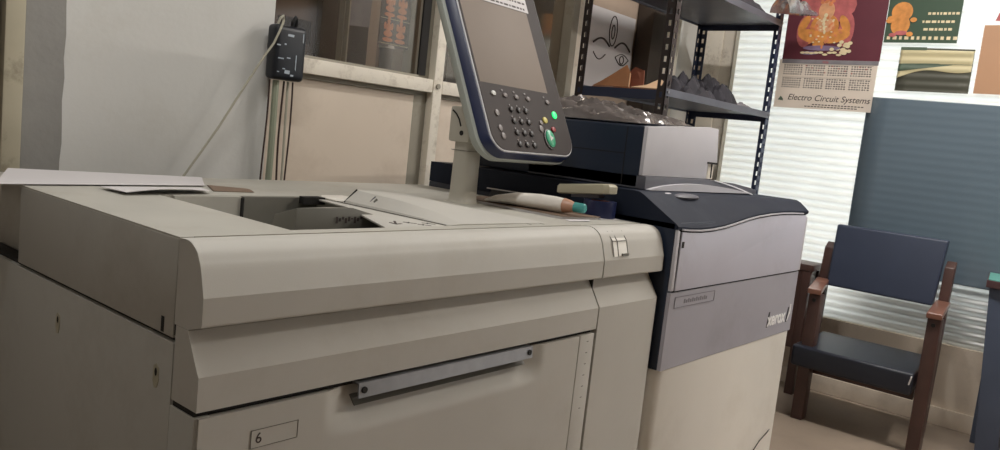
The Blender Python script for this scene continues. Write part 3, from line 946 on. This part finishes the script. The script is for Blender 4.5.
tag(sheet([(1.84, 1.165, .9995), (1.915, 1.15, .9995), (1.92, 1.17, .9995), (1.85, 1.185, .9995)], lambda u, v: .0006 + .001 * v).build('paper_scrap', M['paper']),
    'tiny white paper scrap beside the blue tape roll', 'paper')

# ------------------------------------------------------------------ adapter, cables on the back wall
ad = thing('power_adapter', (1.55, 2.22, 1.29), 'black scuffed power adapter hanging where white wall meets partition', 'adapter')
bx = MB().box(1.457, 1.574, 2.175, 2.228, 1.292, 1.462)
bx = bx.build('case', M['adapter'], ad, bevel=.018, seg=4)
sk = MB()
for (x, z, w, h) in ((1.553, 1.432, .024, .008), (1.511, 1.398, .014, .004), (1.535, 1.403, .007, .005), (1.522, 1.358, .022, .004), (1.55, 1.362, .014, .004), (1.548, 1.318, .02, .012), (1.566, 1.309, .012, .006), (1.535, 1.327, .010, .004), (1.60, 1.43, .003, .03), (1.578, 1.35, .003, .05), (1.515, 1.316, .008, .003)):
    x -= .042
    sk.py([(x - w / 2, z - h * .4), (x + w * .45, z - h / 2), (x + w / 2, z + h * .45), (x - w * .4, z + h / 2)], 2.1742, 2.1752)
sk.build('scuff_marks', M['sticker'], ad)
MB().tube([(1.523, 2.19, 1.455), (1.521, 2.185, 1.475), (1.530, 2.185, 1.492), (1.538, 2.19, 1.478), (1.536, 2.195, 1.455)], .006, 8).build('plug', M['black'], ad)
MB().tube([(1.470, 2.20, 1.445), (1.478, 2.19, 1.482), (1.491, 2.195, 1.490), (1.503, 2.21, 1.476), (1.504, 2.215, 1.458)], .004, 8).build('hanging_loop', M['cable_white'], ad)
cbs = [('cable', 'cable_green', 1.489, .011, 'thick pale green cable below the black adapter'),
       ('cable', 'cable_brown', 1.466, .003, 'thin dark cable leftmost below the black adapter'),
       ('cable', 'cable_brown', 1.519, .0034, 'dark brown cable just right of the thick green cable'),
       ('cable', 'cable_white', 1.534, .004, 'pale cable between the two dark brown cables under the adapter'),
       ('cable', 'cable_brown', 1.552, .003, 'thin brown cable rightmost below the black adapter')]
for k, (nm, mt, x, r, lbl) in enumerate(cbs):
    pts = []
    for i in range(22):
        t = i / 21
        z = 1.29 - 1.28 * t
        w = (.006 if mt == 'cable_brown' else .0025) * math.sin(9 * t + k * 2) * min(1, t * 6)
        pts.append((x + w - .004 * t, 2.205 + .012 * math.sin(5 * t + k) * t, z))
    tag(MB().tube(pts, r, 8).build(nm, M[mt]), lbl, 'cable', 'cables hanging under the adapter')
tag(MB().tube([(1.478, 2.17, 1.475), (1.470, 2.168, 1.455), (1.462, 2.168, 1.435), (1.448, 2.17, 1.40), (1.424, 2.175, 1.36), (1.39, 2.18, 1.30), (1.345, 2.19, 1.215), (1.298, 2.195, 1.13), (1.248, 2.20, 1.05), (1.20, 2.205, .975), (1.155, 2.21, .9), (1.13, 2.22, .5), (1.13, 2.22, .01)], .0036, 8).build('cable', M['cable_white']),
    'thin pale cord slanting down across the white wall', 'cable')


# ------------------------------------------------------------------ posters and calendars
def wallplate(name, x, y0, y1, z0, z1, m, parent, th=.001, bend=0):
    """flat print on the end wall; y0 is its left edge as one faces the wall"""
    return MB().grid(lambda u, v: (x - bend * math.sin(math.pi * u), y0 + (y1 - y0) * u, z0 + (z1 - z0) * v), 8, 8, th).build(name, m, parent)


CX = 4.425


def cpatch(mb, poly, d):
    mb.prism(poly, lambda p, q, t: (t, p, q), CX - d - .0004, CX - d + .0004)
    return mb


cal = thing('wall_calendar', (CX, 1.51, 1.516), 'maroon calendar with a seated golden figure over a printed month sheet', 'calendar')
MB().box(CX, CX + .002, 1.255, 1.772, 1.516, 1.779).build('month_sheet', M['cal_white'], cal)
MB().box(CX - .001, CX + .0015, 1.250, 1.760, 1.7795, 2.20).build('picture', M['maroon'], cal)
MB().box(CX - .0012, CX, 1.252, 1.757, 1.7575, 1.779).build('heading_strip', M['rag_pale'], cal)
hs = MB()
text_mb(hs, '2026', .016, (CX - .0014, 1.538, 1.762), (0, -1, 0), (0, 0, 1), .0004)
hs.build('year_heading', M['ink_red'], cal)
dg = MB()
for r in range(11):
    if r == 5:
        continue
    z = 1.7445 - r * .0118
    for c in range(36):
        if c % 9 == 8:
            continue
        y = 1.742 - c * .0133
        w = random.choice((.005, .008, .009))
        dg.box(CX - .0006, CX, y - w, y, z, z + .006)
dg.box(CX - .0006, CX, 1.275, 1.745, 1.7525, 1.7535).box(CX - .0006, CX, 1.275, 1.745, 1.684, 1.685)
dg.build('date_grid', M['ink'], cal)
rd = MB()
for k in range(10):
    rd.box(CX - .0009, CX - .0005, 1.62 - k * .035, 1.625 - k * .035, 1.7445 - .0118 * (k % 4), 1.7505 - .0118 * (k % 4))
rd.build('holiday_marks', M['ink_red'], cal)
text_mb(MB(), 'Electro Circuit Systems', .0455, (CX - .0002, 1.700, 1.560), (0, -1, 0), (0, 0, 1), .0008, .25).build('firm_lettering', M['ink'], cal)
al = MB()
for k in range(16):
    al.box(CX - .0006, CX, 1.56 - k * .017 - .012, 1.56 - k * .017, 1.538, 1.543)
    al.box(CX - .0006, CX, 1.60 - k * .0175 - .013, 1.60 - k * .0175, 1.527, 1.5315)
al.build('address_lines', M['ink'], cal)
lg = MB()
for k in range(3):
    lg.prism([(1.752 - .004 * k, 1.557), (1.722, 1.553 + .004 * k), (1.730, 1.570), (1.738, 1.578 - .003 * k)], lambda p, q, t: (t, p, q), CX - .0006 - .0003 * k, CX)
lg.build('leaf_emblem', M['green_print'], cal)


EN = [0]


def E(mb, y, z, ry, rz, d=.002, rot=0):
    EN[0] += 1
    d += (EN[0] % 40) * .00001
    c, s = math.cos(rot), math.sin(rot)
    return cpatch(mb, [(y + ry * math.cos(2 * math.pi * i / 18) * c - rz * math.sin(2 * math.pi * i / 18) * s, z + ry * math.cos(2 * math.pi * i / 18) * s + rz * math.sin(2 * math.pi * i / 18) * c) for i in range(18)], d)


CY = 1.555
E(E(E(MB(), CY + .10, 1.93, .045, .085), CY - .115, 1.94, .04, .09), CY, 2.07, .15, .10).build('drapery_print', M['pink'], cal)
fg = MB()
E(fg, CY, 1.955, .075, .07, .0028)
E(fg, CY + .065, 1.905, .075, .034, .003, .25)
E(fg, CY - .065, 1.905, .075, .034, .003, -.25)
E(fg, CY + .02, 1.862, .03, .022, .003)
E(fg, CY + .11, 1.97, .022, .05, .003, .5)
E(fg, CY - .105, 1.97, .022, .05, .003, -.5)
fg.build('seated_figure_print', M['gold'], cal)
hd_ = MB()
E(hd_, CY, 2.04, .042, .05, .0034)
E(hd_, CY, 1.965, .05, .04, .0034)
hd_.build('figure_body_print', M['skin_print'], cal)
og, oc = MB(), MB()
for k in range(26):
    a = random.uniform(0, 6.28)
    E(og, CY + .075 * math.cos(a) * random.uniform(.4, 1.3), 1.93 + .075 * math.sin(a) * random.uniform(.3, 1.2), .010, .006, .0042, a)
for k in range(14):
    E(og, CY + random.uniform(-.035, .035), 2.085 + random.uniform(-.015, .06), .010, .008, .0042)
for k in range(22):
    E(oc, CY + random.uniform(-.07, .07), 1.90 + random.uniform(-.03, .10), .006, .004, .0048)
for k in range(5):
    E(oc, CY + .006 * math.sin(k), 2.015 - .022 * k, .010 - .001 * k, .012, .0048)
og.build('ornament_print', M['orange_print'], cal)
oc.build('garment_print', M['cream_print'], cal)
ft = MB()
E(ft, CY, 1.842, .10, .014, .0034)
E(ft, CY + .06, 1.815, .05, .010, .0034)
ft.build('base_print', M['lilac'], cal)
fr = MB()
for k in range(16):
    E(fr, CY - .10 + random.uniform(-.05, .045), 1.845 + random.uniform(-.028, .032), .012, .009, .0036 + .0001 * k)
fr.build('flower_print', M['cream_print'], cal)
fr = MB()
for k in range(10):
    E(fr, CY - .12 + .024 * k, 1.812 + random.uniform(-.006, .008), .014, .006, .0036 + .0001 * k)
fr.build('garland_print', M['cream_print'], cal)

c2 = thing('wall_poster', (4.43, 1.07, 1.877), 'dark green poster with golden figure and pale lines right of the maroon calendar', 'poster')
CX = 4.432
MB().box(CX, CX + .0015, .912, 1.249, 1.877, 2.22).build('picture', M['green_print2'], c2)
gf = MB()
E(gf, 1.18, 1.965, .045, .05)
E(gf, 1.18, 2.03, .05, .05)
for k in range(12):
    E(gf, 1.18 + random.uniform(-.06, .06), 1.965 + random.uniform(-.05, .06), .016, .012, .0024 + .0001 * k)
gf.build('figure_print', M['gold'], c2)
E(E(MB(), 1.17, 1.925, .03, .012, .0036), 1.21, 1.915, .018, .01, .0036).build('ground_print', M['pink'], c2)
pl_ = MB()
for r, (z, a, b) in enumerate(((2.015, 1.06, .93), (1.975, 1.08, .93), (1.938, 1.07, .95))):
    y = a
    while y > b:
        w = random.uniform(.008, .022)
        pl_.box(CX - .0006, CX, y - w, y, z, z + .012)
        y -= w + .006
    pl_.build('caption_line', M['cream_print'], c2)
    pl_ = MB()
y = 1.235
while y > .93:
    w = random.uniform(.012, .02)
    pl_.box(CX - .0006, CX, y - w, y, 1.893, 1.909)
    y -= w + .012
pl_.build('caption_line', M['cream_print'], c2)

c3 = thing('picture_print', (4.435, 1.02, 1.64), 'picture with straw coloured streaks above dark ground, under the green poster', 'picture')
CX = 4.437


def wavy(u, v):
    return (CX + .0016 * math.sin(2 * math.pi * (1.637 + v * .218) / PIT), 1.160 - u * .333, 1.637 + v * (.218 - .006 * u))


MB().grid(wavy, 6, 60, .001).build('backing', M['moss'], c3, ang=180)


def ripple_patch(poly_top, poly_bot, d):
    n = 24

    def fn(u, v):
        y = 1.158 - u * .329
        a = poly_bot(u)
        b = poly_top(u)
        z = a + (b - a) * v
        return (CX - d + .0016 * math.sin(2 * math.pi * z / PIT), y, z)
    return MB().grid(fn, n, 40, .0006)


ripple_patch(lambda u: 1.846 - .006 * u, lambda u: 1.700 + .06 * u + .02 * math.sin(5 * u), .0016).build('streak_print', M['straw'], c3, ang=180)
ripple_patch(lambda u: 1.773 + .015 * u * (1 - u) if u < .55 else 1.775 - .0 * u, lambda u: 1.735 + .05 * u if u < .75 else 1.7735, .0028).build('shade_print', M['green_print'], c3, ang=180)
MB().box(CX - .0032, CX - .002, 1.04, 1.159, 1.842, 1.856).build('leaf_print', M['green_print'], c3)

c4 = thing('picture_print', (4.435, .67, 1.64), 'plain tan poster at the right end of the window with a pink corner', 'picture')
MB().box(4.4385, 4.440, .50, .806, 1.640, 1.965).build('backing', M['tan_print'], c4)
MB().prism([(.765, 1.985), (.50, 1.985), (.50, 2.2), (.70, 2.2)], lambda p, q, t: (t, p, q), 4.4385, 4.440).build('pink_panel', M['pink'], c4)

# sheet with drawn eyes on the partition, seen through the rack
la = thing('line_art_sheet', (3.5, 2.30, 1.5), 'white sheet with drawn eye lines on the partition, seen through the rack', 'poster')
MB().box(3.29, 3.725, 2.298, 2.304, 1.47, 1.875).build('sheet', M['paper'], la)
li = MB()


def ln(pts, w=.005):
    li.tube([(x, 2.2965, z) for x, z in pts], w / 2, 6)


ln([(3.52 + .035 * math.sin(2 * math.pi * i / 20), 1.78 + .075 * math.cos(2 * math.pi * i / 20)) for i in range(21)], .006)
ln([(3.52 + .014 * math.sin(2 * math.pi * i / 16), 1.775 + .035 * math.cos(2 * math.pi * i / 16)) for i in range(17)], .006)
ln([(3.50 - .15 * t, 1.70 + .03 * math.sin(math.pi * t)) for t in [i / 10 for i in range(11)]], .010)
ln([(3.55 + .15 * t, 1.70 + .035 * math.sin(math.pi * t)) for t in [i / 10 for i in range(11)]], .010)
ln([(3.565 + .13 * t, 1.655 + .022 * math.sin(math.pi * t)) for t in [i / 10 for i in range(11)]], .005)
ln([(3.565 + .13 * t, 1.655 - .035 * math.sin(math.pi * t)) for t in [i / 10 for i in range(11)]], .006)
ln([(3.63 + .02 * math.sin(2 * math.pi * i / 14), 1.648 + .02 * math.cos(2 * math.pi * i / 14)) for i in range(15)], .006)
ln([(3.36 + .11 * t, 1.655 - .03 * math.sin(math.pi * t)) for t in [i / 10 for i in range(11)]], .006)
li.build('drawn_lines', M['ink'], la)

# print with ornate orange figures inside the glass
of = thing('figure_print', (2.03, 2.33, 1.50), 'dark print with two rows of ornate orange figures behind the glass', 'picture')
MB().box(2.0, 2.15, 2.330, 2.332, 1.478, 1.80).build('backing', M['dark_print'], of)
om, oe = MB(), MB()
for r in range(3):
    for c in range(2):
        x, z = 2.043 + c * .062, 1.525 + r * .092
        for (dx, dz, a, b) in ((0, .0, .022, .012), (0, .022, .012, .018), (0, .046, .008, .009), (0, .060, .006, .010), (-.017, .028, .006, .014), (.017, .028, .006, .014), (0, -.022, .026, .008)):
            om.prism([(x + dx + a * math.cos(i * math.pi / 6), z + dz + b * math.sin(i * math.pi / 6)) for i in range(12)], lambda p, q, t: (p, t, q), 2.3285, 2.3297)
    oe.box(2.002, 2.148, 2.3287, 2.3297, 1.4875 + r * .092 + .0, 1.489 + r * .092)
om.build('ornate_figures', M['orange_print'], of)
oe.build('row_lines', M['cream_print'], of)
tag(MB().prism([(1.856, 1.525), (1.955, 1.533), (1.965, 1.80), (1.856, 1.80)], lambda p, q, t: (p, t, q), 2.335, 2.338).build('pinned_paper', M['rag_pale']),
    'pale grey paper behind the glass left of the orange figures', 'paper')
jr = thing('glass_tumbler', (2.03, 2.35, 1.381), 'small clear tumbler behind the glass below the orange figures', 'tumbler')
v, f = [], []
n = 20
for r_, z in ((.022, 1.391), (.024, 1.40), (.027, 1.46), (.029, 1.4725), (.0265, 1.4725), (.024, 1.46), (.021, 1.402)):
    for k in range(n):
        a = 2 * math.pi * k / n
        v.append((2.065 + r_ * math.cos(a), 2.355 + r_ * math.sin(a), z))
for r in range(6):
    for k in range(n):
        f.append((r * n + k, r * n + (k + 1) % n, (r + 1) * n + (k + 1) % n, (r + 1) * n + k))
f += [tuple(range(n))[::-1], tuple(range(6 * n, 7 * n))]
MB().add(v, f).build('body', M['film'], jr, ang=50)
MB().cyl((2.065, 2.355, 1.4725), (2.065, 2.355, 1.484), .030, 20).build('lid', M['paper'], jr)
struct('trim_5', MB().box(1.54, 2.12, 2.335, 2.42, 1.36, 1.391), M['frame_side'])

# ------------------------------------------------------------------ slotted-angle rack
RK = thing('slotted_rack', (3.62, 1.93, 0), 'tall slotted-angle metal rack with cluttered shelves behind the printer', 'rack')
RX0, RX1, RY0, RY1 = 3.05, 4.20, 1.695, 2.16


def post_(x, y, sx, sy, m):
    """slotted L post: both flanges are ladders so the slots are real openings"""
    mb = MB()
    w, t, p = .042, .0035, .05
    for ax in (0, 1):
        def bx(a0, a1, z0, z1):
            if ax == 0:
                mb.box(*sorted((x + sx * a0, x + sx * a1)), *sorted((y, y + sy * t)), z0, z1)
            else:
                mb.box(*sorted((x, x + sx * t)), *sorted((y + sy * a0, y + sy * a1)), z0, z1)
        bx(0, .014, .0, 2.4)
        bx(.028, w, .0, 2.4)
        z = 0
        while z < 2.4:
            bx(.014, .028, z, z + .026)
            z += p
    return mb.build('post', m, RK)


post_(RX0, RY0, 1, 1, M['rack_dark'])
post_(RX0, RY1, 1, -1, M['rack_dark'])
post_(RX1, RY0, -1, 1, M['rack_navy'])
post_(RX1, RY1, -1, -1, M['rack_navy'])
for z in (.35, .9, 1.445, 1.925):
    s_ = MB().box(RX0 + .005, RX1 - .005, RY0 + .005, RY1 - .005, z, z + .004)
    s_.box(RX0 + .005, RX1 - .005, RY0 - .0015, RY0 + .0, z - .010, z + .022).box(RX0 + .005, RX1 - .005, RY1, RY1 + .0015, z - .010, z + .022)
    so = s_.build('shelf', M['rack_grey'], RK)
    for x in (RX1 - .0045, RX0 + .001):
        MB().box(x, x + .0035, RY0 + .006, RY1 - .006, z - .030, z + .012).build('end_bracket', M['rack_navy'], so)
    for x in (RX0 + .02, RX1 - .02):
        for y, d in ((RY0 - .0015, -1),):
            MB().cyl((x, y, z + .008), (x, y + d * .006, z + .008), .008, 8).build('bolt', M['metal'], so)


def crumple(name, c, ux, uy, hfn, m, label, cat, n=26, th=.0015, seed=1, amp=.012, group=None):
    rr = random.Random(seed)
    ph = [(rr.uniform(-16, 16), rr.uniform(-16, 16), rr.uniform(0, 6.28), rr.uniform(.5, 1)) for _ in range(4)]
    jit = {}
    c, ux, uy = Vector(c), Vector(ux), Vector(uy)

    def fn(u, v):
        h = sum(a * abs(math.sin(fx * u + fy * v + p)) for fx, fy, p, a in ph) / 4 - .25
        env = (math.sin(math.pi * u) * math.sin(math.pi * v)) ** .35 if 0 < u < 1 and 0 < v < 1 else 0
        return c + ux * u + uy * v + Vector((0, 0, max(th, th + hfn(u, v) + amp * env * (h * 2.4 + .4 * jit.setdefault((round(u, 4), round(v, 4)), rr.uniform(-.5, .5))))))
    o = MB().grid(fn, n, n, th).build(name, m, ang=25)
    return tag(o, label, cat, group)


SH = 1.4505
kb = thing('cardboard_box', (3.2, 1.93, SH), 'torn open brown cardboard box with raised flaps on the rack', 'box')
SX = 3.10
kx = MB()
kx.add([(SX, 2.10, SH), (SX + .02, 1.76, SH), (SX + .26, 1.76, SH), (SX + .26, 2.10, SH), (SX, 2.105, SH + .014), (SX + .02, 1.755, SH + .014), (SX + .262, 1.755, SH + .02), (SX + .262, 2.105, SH + .03)],
       [(0, 3, 2, 1), (4, 5, 6, 7), (0, 1, 5, 4), (1, 2, 6, 5), (2, 3, 7, 6), (3, 0, 4, 7)])
kx.build('body', M['kraft'], kb, bevel=.003)


def flap(pts, m):
    v = [Vector(p) for p in pts]
    n_ = (v[1] - v[0]).cross(v[-1] - v[0]).normalized() * .004
    k_ = len(v)
    return MB().add(v + [p + n_ for p in v], [tuple(range(k_))[::-1], tuple(range(k_, 2 * k_))] + [(i, (i + 1) % k_, k_ + (i + 1) % k_, k_ + i) for i in range(k_)]).build('flap', m, kb)


flap([(SX + .004, 2.10, SH + .0145), (SX + .004, 1.905, SH + .0145), (SX + .02, 1.915, SH + .075), (SX + .03, 1.945, SH + .115), (SX + .02, 2.05, SH + .045)], M['kraft'])
flap([(SX + .05, 2.02, SH + .016), (SX + .05, 1.86, SH + .016), (SX + .075, 1.88, SH + .098), (SX + .07, 1.925, SH + .112)], M['kraft_red'])
flap([(SX + .006, 1.90, SH + .0145), (SX + .02, 1.763, SH + .0145), (SX + .05, 1.765, SH + .050), (SX + .06, 1.785, SH + .062), (SX + .04, 1.84, SH + .030)], M['kraft_pale'])
MB().bar((SX + .0, 1.908, SH + .016), (SX + .017, 1.918, SH + .078), .003, .005, (1, 0, 0)).build('torn_edge', M['kraft_pale'], kb)
crumple('crumpled_cloth', (3.45, 1.78, SH), (.33, 0, 0), (0, .30, 0), lambda u, v: .075 * math.sin(math.pi * u) ** .6 * math.sin(math.pi * v) ** .6, M['rag'], 'dark rumpled cloth on the middle of the window side shelf', 'cloth', seed=3, amp=.07)
crumple('crumpled_cloth', (3.80, 1.75, SH), (.19, .02, 0), (0, .30, 0), lambda u, v: .085 * math.sin(math.pi * u) ** .6 * math.sin(math.pi * v) ** .6, M['rag'], 'black crumpled cloth near the right post of the rack', 'cloth', seed=5, amp=.07)
crumple('crumpled_bag', (4.0, 1.72, SH), (.15, 0, 0), (0, .24, 0), lambda u, v: .035 * math.sin(math.pi * u) * math.sin(math.pi * v), M['rag_pale'], 'grey crumpled bag at the right end of the rack shelf', 'bag', seed=8, amp=.02)
crumple('crumpled_cloth', (3.62, 1.71, 1.9305), (.50, 0, 0), (0, .35, 0), lambda u, v: .09 * math.sin(math.pi * u) ** .6 * math.sin(math.pi * v) ** .6, M['rag'], 'dark bundle of cloth on the highest rack shelf', 'cloth', seed=12, amp=.03)
crumple('crumpled_bag', (3.50, 1.70, 1.9305), (.11, 0, 0), (0, .3, 0), lambda u, v: .08 * math.sin(math.pi * u) ** .6 * math.sin(math.pi * v) ** .6, M['paper'], 'white plastic bag on the highest rack shelf', 'bag', seed=14, amp=.03)
fo = crumple('foil_sheet', (4.03, 1.60, 1.952), (.25, -.06, .03), (-.01, .10, 0), lambda u, v: .004 + .075 * (1 - u) ** .6 * math.sin(math.pi * v) ** .5, M['foil'], 'crumpled silver foil jutting off the highest rack shelf', 'foil', seed=20, amp=.03)
crumple('plastic_wrap', (2.062, 1.22, 1.2695), (.35, 0, .0175), (0, .50, 0), lambda u, v: .004 + .036 * math.sin(math.pi * u) ** .4 * (v * (1 - v) * 4) ** .5 * (.45 + .55 * v), M['film'], 'grey crumpled plastic wrap lying on top of the navy tower', 'plastic wrap', seed=31, amp=.035, n=44)
# ------------------------------------------------------------------ chair
CH = thing('armchair', (4.06, .99, 0), 'wooden armchair with navy vinyl seat and back under the window', 'chair')
back = MB()
v, f = [], []
for y0, y1 in ((1.268, .772),):
    pass
bk = MB().add([(4.23, 1.280, .612), (4.23, .785, .612), (4.275, .785, .612), (4.275, 1.280, .612), (4.285, 1.288, .928), (4.285, .772, .928), (4.330, .772, .928), (4.330, 1.288, .928)],
              [(0, 3, 2, 1), (4, 5, 6, 7), (0, 1, 5, 4), (1, 2, 6, 5), (2, 3, 7, 6), (3, 0, 4, 7)])
bk.build('backrest', M['vinyl'], CH, bevel=.012, seg=4)
se = MB().add([(3.805, 1.262, .262), (3.805, .728, .262), (4.25, .775, .270), (4.25, 1.268, .270), (3.805, 1.262, .362), (3.805, .728, .362), (4.25, .775, .372), (4.25, 1.268, .372)],
              [(0, 3, 2, 1), (4, 5, 6, 7), (0, 1, 5, 4), (1, 2, 6, 5), (2, 3, 7, 6), (3, 0, 4, 7)])
se = se.build('seat', M['vinyl_seat'], CH, bevel=.016, seg=4)
MB().bar((3.802, .742, .312), (3.800, .735, .350), .005, .010, (1, 0, 0)).build('worn_corner', M['paper'], se)
MB().add([(3.90, 1.19, .225), (3.90, .735, .225), (4.23, .775, .225), (4.23, 1.268, .225), (3.90, 1.19, .266), (3.90, .735, .266), (4.23, .775, .266), (4.23, 1.268, .266)],
         [(0, 3, 2, 1), (4, 5, 6, 7), (0, 1, 5, 4), (1, 2, 6, 5), (2, 3, 7, 6), (3, 0, 4, 7)]).build('seat_frame', M['wood'], CH, bevel=.003)
for y, yr, s in ((.694, .748, 1), (1.205, 1.312, -1)):
    MB().box(3.84, 3.905, y - .027, y + .027, 0, .612).build('front_leg', M['wood'], CH, bevel=.004)
    MB().add([(4.215, yr - .022, 0), (4.215, yr + .022, 0), (4.265, yr + .022, 0), (4.265, yr - .022, 0), (4.26, yr - .022, .60), (4.26, yr + .022, .60), (4.305, yr + .022, .60), (4.305, yr - .022, .60), (4.290, yr - .022, .80), (4.290, yr + .022, .80), (4.330, yr + .022, .83), (4.330, yr - .022, .83)],
             [(0, 1, 2, 3), (0, 4, 5, 1), (1, 5, 6, 2), (2, 6, 7, 3), (3, 7, 4, 0), (4, 8, 9, 5), (5, 9, 10, 6), (6, 10, 11, 7), (7, 11, 8, 4), (8, 11, 10, 9)]).build('rear_leg', M['wood'], CH, bevel=.004)
    MB().bar((3.825, y, .626), (4.275, yr, .628), .062, .026, (0, 0, 1)).build('armrest', M['wood_lit'], CH, bevel=.006, seg=3)
    MB().bar((3.906, y, .30), (4.225, yr, .30), .028, .065, (0, 0, 1)).build('side_rail', M['wood_lit'], CH, bevel=.003)
    MB().cyl((3.8405, y, .585), (3.837, y, .585), .009, 10).build('screw_cap', M['black'], CH)

# wooden stool beside the chair, mostly behind the printer
so_ = thing('wooden_stool', (4.31, 1.52, 0), 'dark wooden stool left of the armchair, half hidden behind the printer', 'stool')
MB().box(4.215, 4.40, 1.355, 1.68, .665, .70).build('seat_board', M['wood'], so_, bevel=.004)
for x in (4.24, 4.375):
    for y in (1.385, 1.65):
        MB().box(x - .022, x + .022, y - .022, y + .022, 0, .6645).build('leg', M['wood'], so_, bevel=.003)
for y in (1.374, 1.645):
    MB().box(4.263, 4.352, y, y + .018, .20, .6640).build('side_board', M['wood'], so_)
MB().box(4.222, 4.236, 1.408, 1.627, .25, .6640).build('front_board', M['wood'], so_)

# table at the right edge of the view
TB = thing('table', (4.2, .2, 0), 'teal topped table with maroon edge and slate leg at right', 'table')
MB().pz([(4.06, .552), (4.41, .598), (4.43, -.40), (3.90, -.40)], .7985, .802).build('tabletop', M['table_teal'], TB)
MB().pz([(4.055, .557), (4.414, .603), (4.434, -.405), (3.895, -.405)], .766, .7982).build('edging', M['table_edge'], TB, bevel=.003)
for (x, yt, yb) in ((4.10, .50, .445), (4.33, .50, .50), (3.98, -.34, -.36), (4.36, -.34, -.34)):
    MB().add([(x - .03, yb - .045, 0), (x + .03, yb - .045, 0), (x + .03, yb + .045, 0), (x - .03, yb + .045, 0), (x - .03, yt - .045, .7655), (x + .03, yt - .045, .7655), (x + .03, yt + .045, .7655), (x - .03, yt + .045, .7655)],
             [(0, 3, 2, 1), (4, 5, 6, 7), (0, 1, 5, 4), (1, 2, 6, 5), (2, 3, 7, 6), (3, 0, 4, 7)]).build('leg', M['table_leg'], TB, bevel=.004)

# ------------------------------------------------------------------ lamps, daylight, camera


def lamp_fixture(x, y, along, label):
    t = thing('ceiling_light', (x, y, 2.9), label, 'light')
    dx, dy = (.62, .06) if along == 'x' else (.06, .62)
    MB().box(x - dx, x + dx, y - dy, y + dy, 2.85, 2.899).build('case', M['lamp_case'], t, bevel=.004)
    a, b = ((x - .58, y, 2.825), (x + .58, y, 2.825)) if along == 'x' else ((x, y - .58, 2.825), (x, y + .58, 2.825))
    MB().cyl(a, b, .013, 12).build('tube', emit('tube_glow', (255, 248, 236), 3), t)


def area(name, loc, rot, sx, sy, power, col):
    l = bpy.data.lights.new(name, 'AREA')
    l.shape = 'RECTANGLE'
    l.size, l.size_y = sx, sy
    l.energy = power
    l.color = col
    o = bpy.data.objects.new(name, l)
    o.location = loc
    o.rotation_euler = rot
    COL.objects.link(o)
    return o


lamp_fixture(.75, 1.1, 'x', 'tube light on the ceiling above the beige feeder')
lamp_fixture(3.6, -.6, 'x', 'tube light on the ceiling in front of the printers')
lamp_fixture(-1.3, -.4, 'y', 'added fill light on the ceiling left of the beige feeder')
area('tube_lamp', (.75, 1.1, 2.79), (0, 0, 0), 1.2, .08, 18.5, (1, .985, .955))
lamp_fixture(3.3, .75, 'y', 'added fill light on the ceiling above the armchair')
area('tube_lamp', (3.3, .75, 2.79), (0, 0, 0), .08, 1.2, 36, (1, .96, .92))  # unseen lamp and fixture added to brighten the dado and chair
area('tube_lamp', (3.6, -.6, 2.79), (0, 0, 0), 1.2, .08, 39, (1, .93, .85))
area('tube_lamp', (-1.3, -.4, 2.79), (0, 0, 0), .08, 1.2, 6, (1, .97, .93))  # unseen lamp and fixture added to lift the feeder's dark left side
area('added_inner_fill', (2.6, 2.8, 2.8), (0, 0, 0), .6, .1, 5, (1, .9, .78))  # unseen lamp added to lighten the room behind the glass

w = bpy.data.worlds.new('daylight')
SC.world = w
w.use_nodes = True
bg = w.node_tree.nodes['Background']
bg.inputs['Color'].default_value = (.96, .98, 1, 1)
bg.inputs['Strength'].default_value = 3.5

cam = bpy.data.cameras.new('camera')
co = bpy.data.objects.new('camera', cam)
COL.objects.link(co)
SC.camera = co
cam.sensor_fit = 'HORIZONTAL'
cam.sensor_width = 36
cam.lens = 799.0 / 1000 * 36
cam.clip_start = .02
yaw, pit, rol = .88112, .113308, .109742
F = Vector((math.sin(yaw) * math.cos(pit), math.cos(yaw) * math.cos(pit), -math.sin(pit)))
r = Vector((math.cos(yaw), -math.sin(yaw), 0))
u = r.cross(F)
RR = r * math.cos(rol) + u * math.sin(rol)
UU = -r * math.sin(rol) + u * math.cos(rol)
m3 = Matrix((RR, UU, -F)).transposed()
co.matrix_world = Matrix.Translation((0, 0, 1.2)) @ m3.to_4x4()

SC.view_settings.view_transform = 'Standard'
SC.view_settings.look = 'None'
SC.view_settings.gamma = 1
SC.view_settings.exposure = 0
SC.view_settings.use_curve_mapping = False
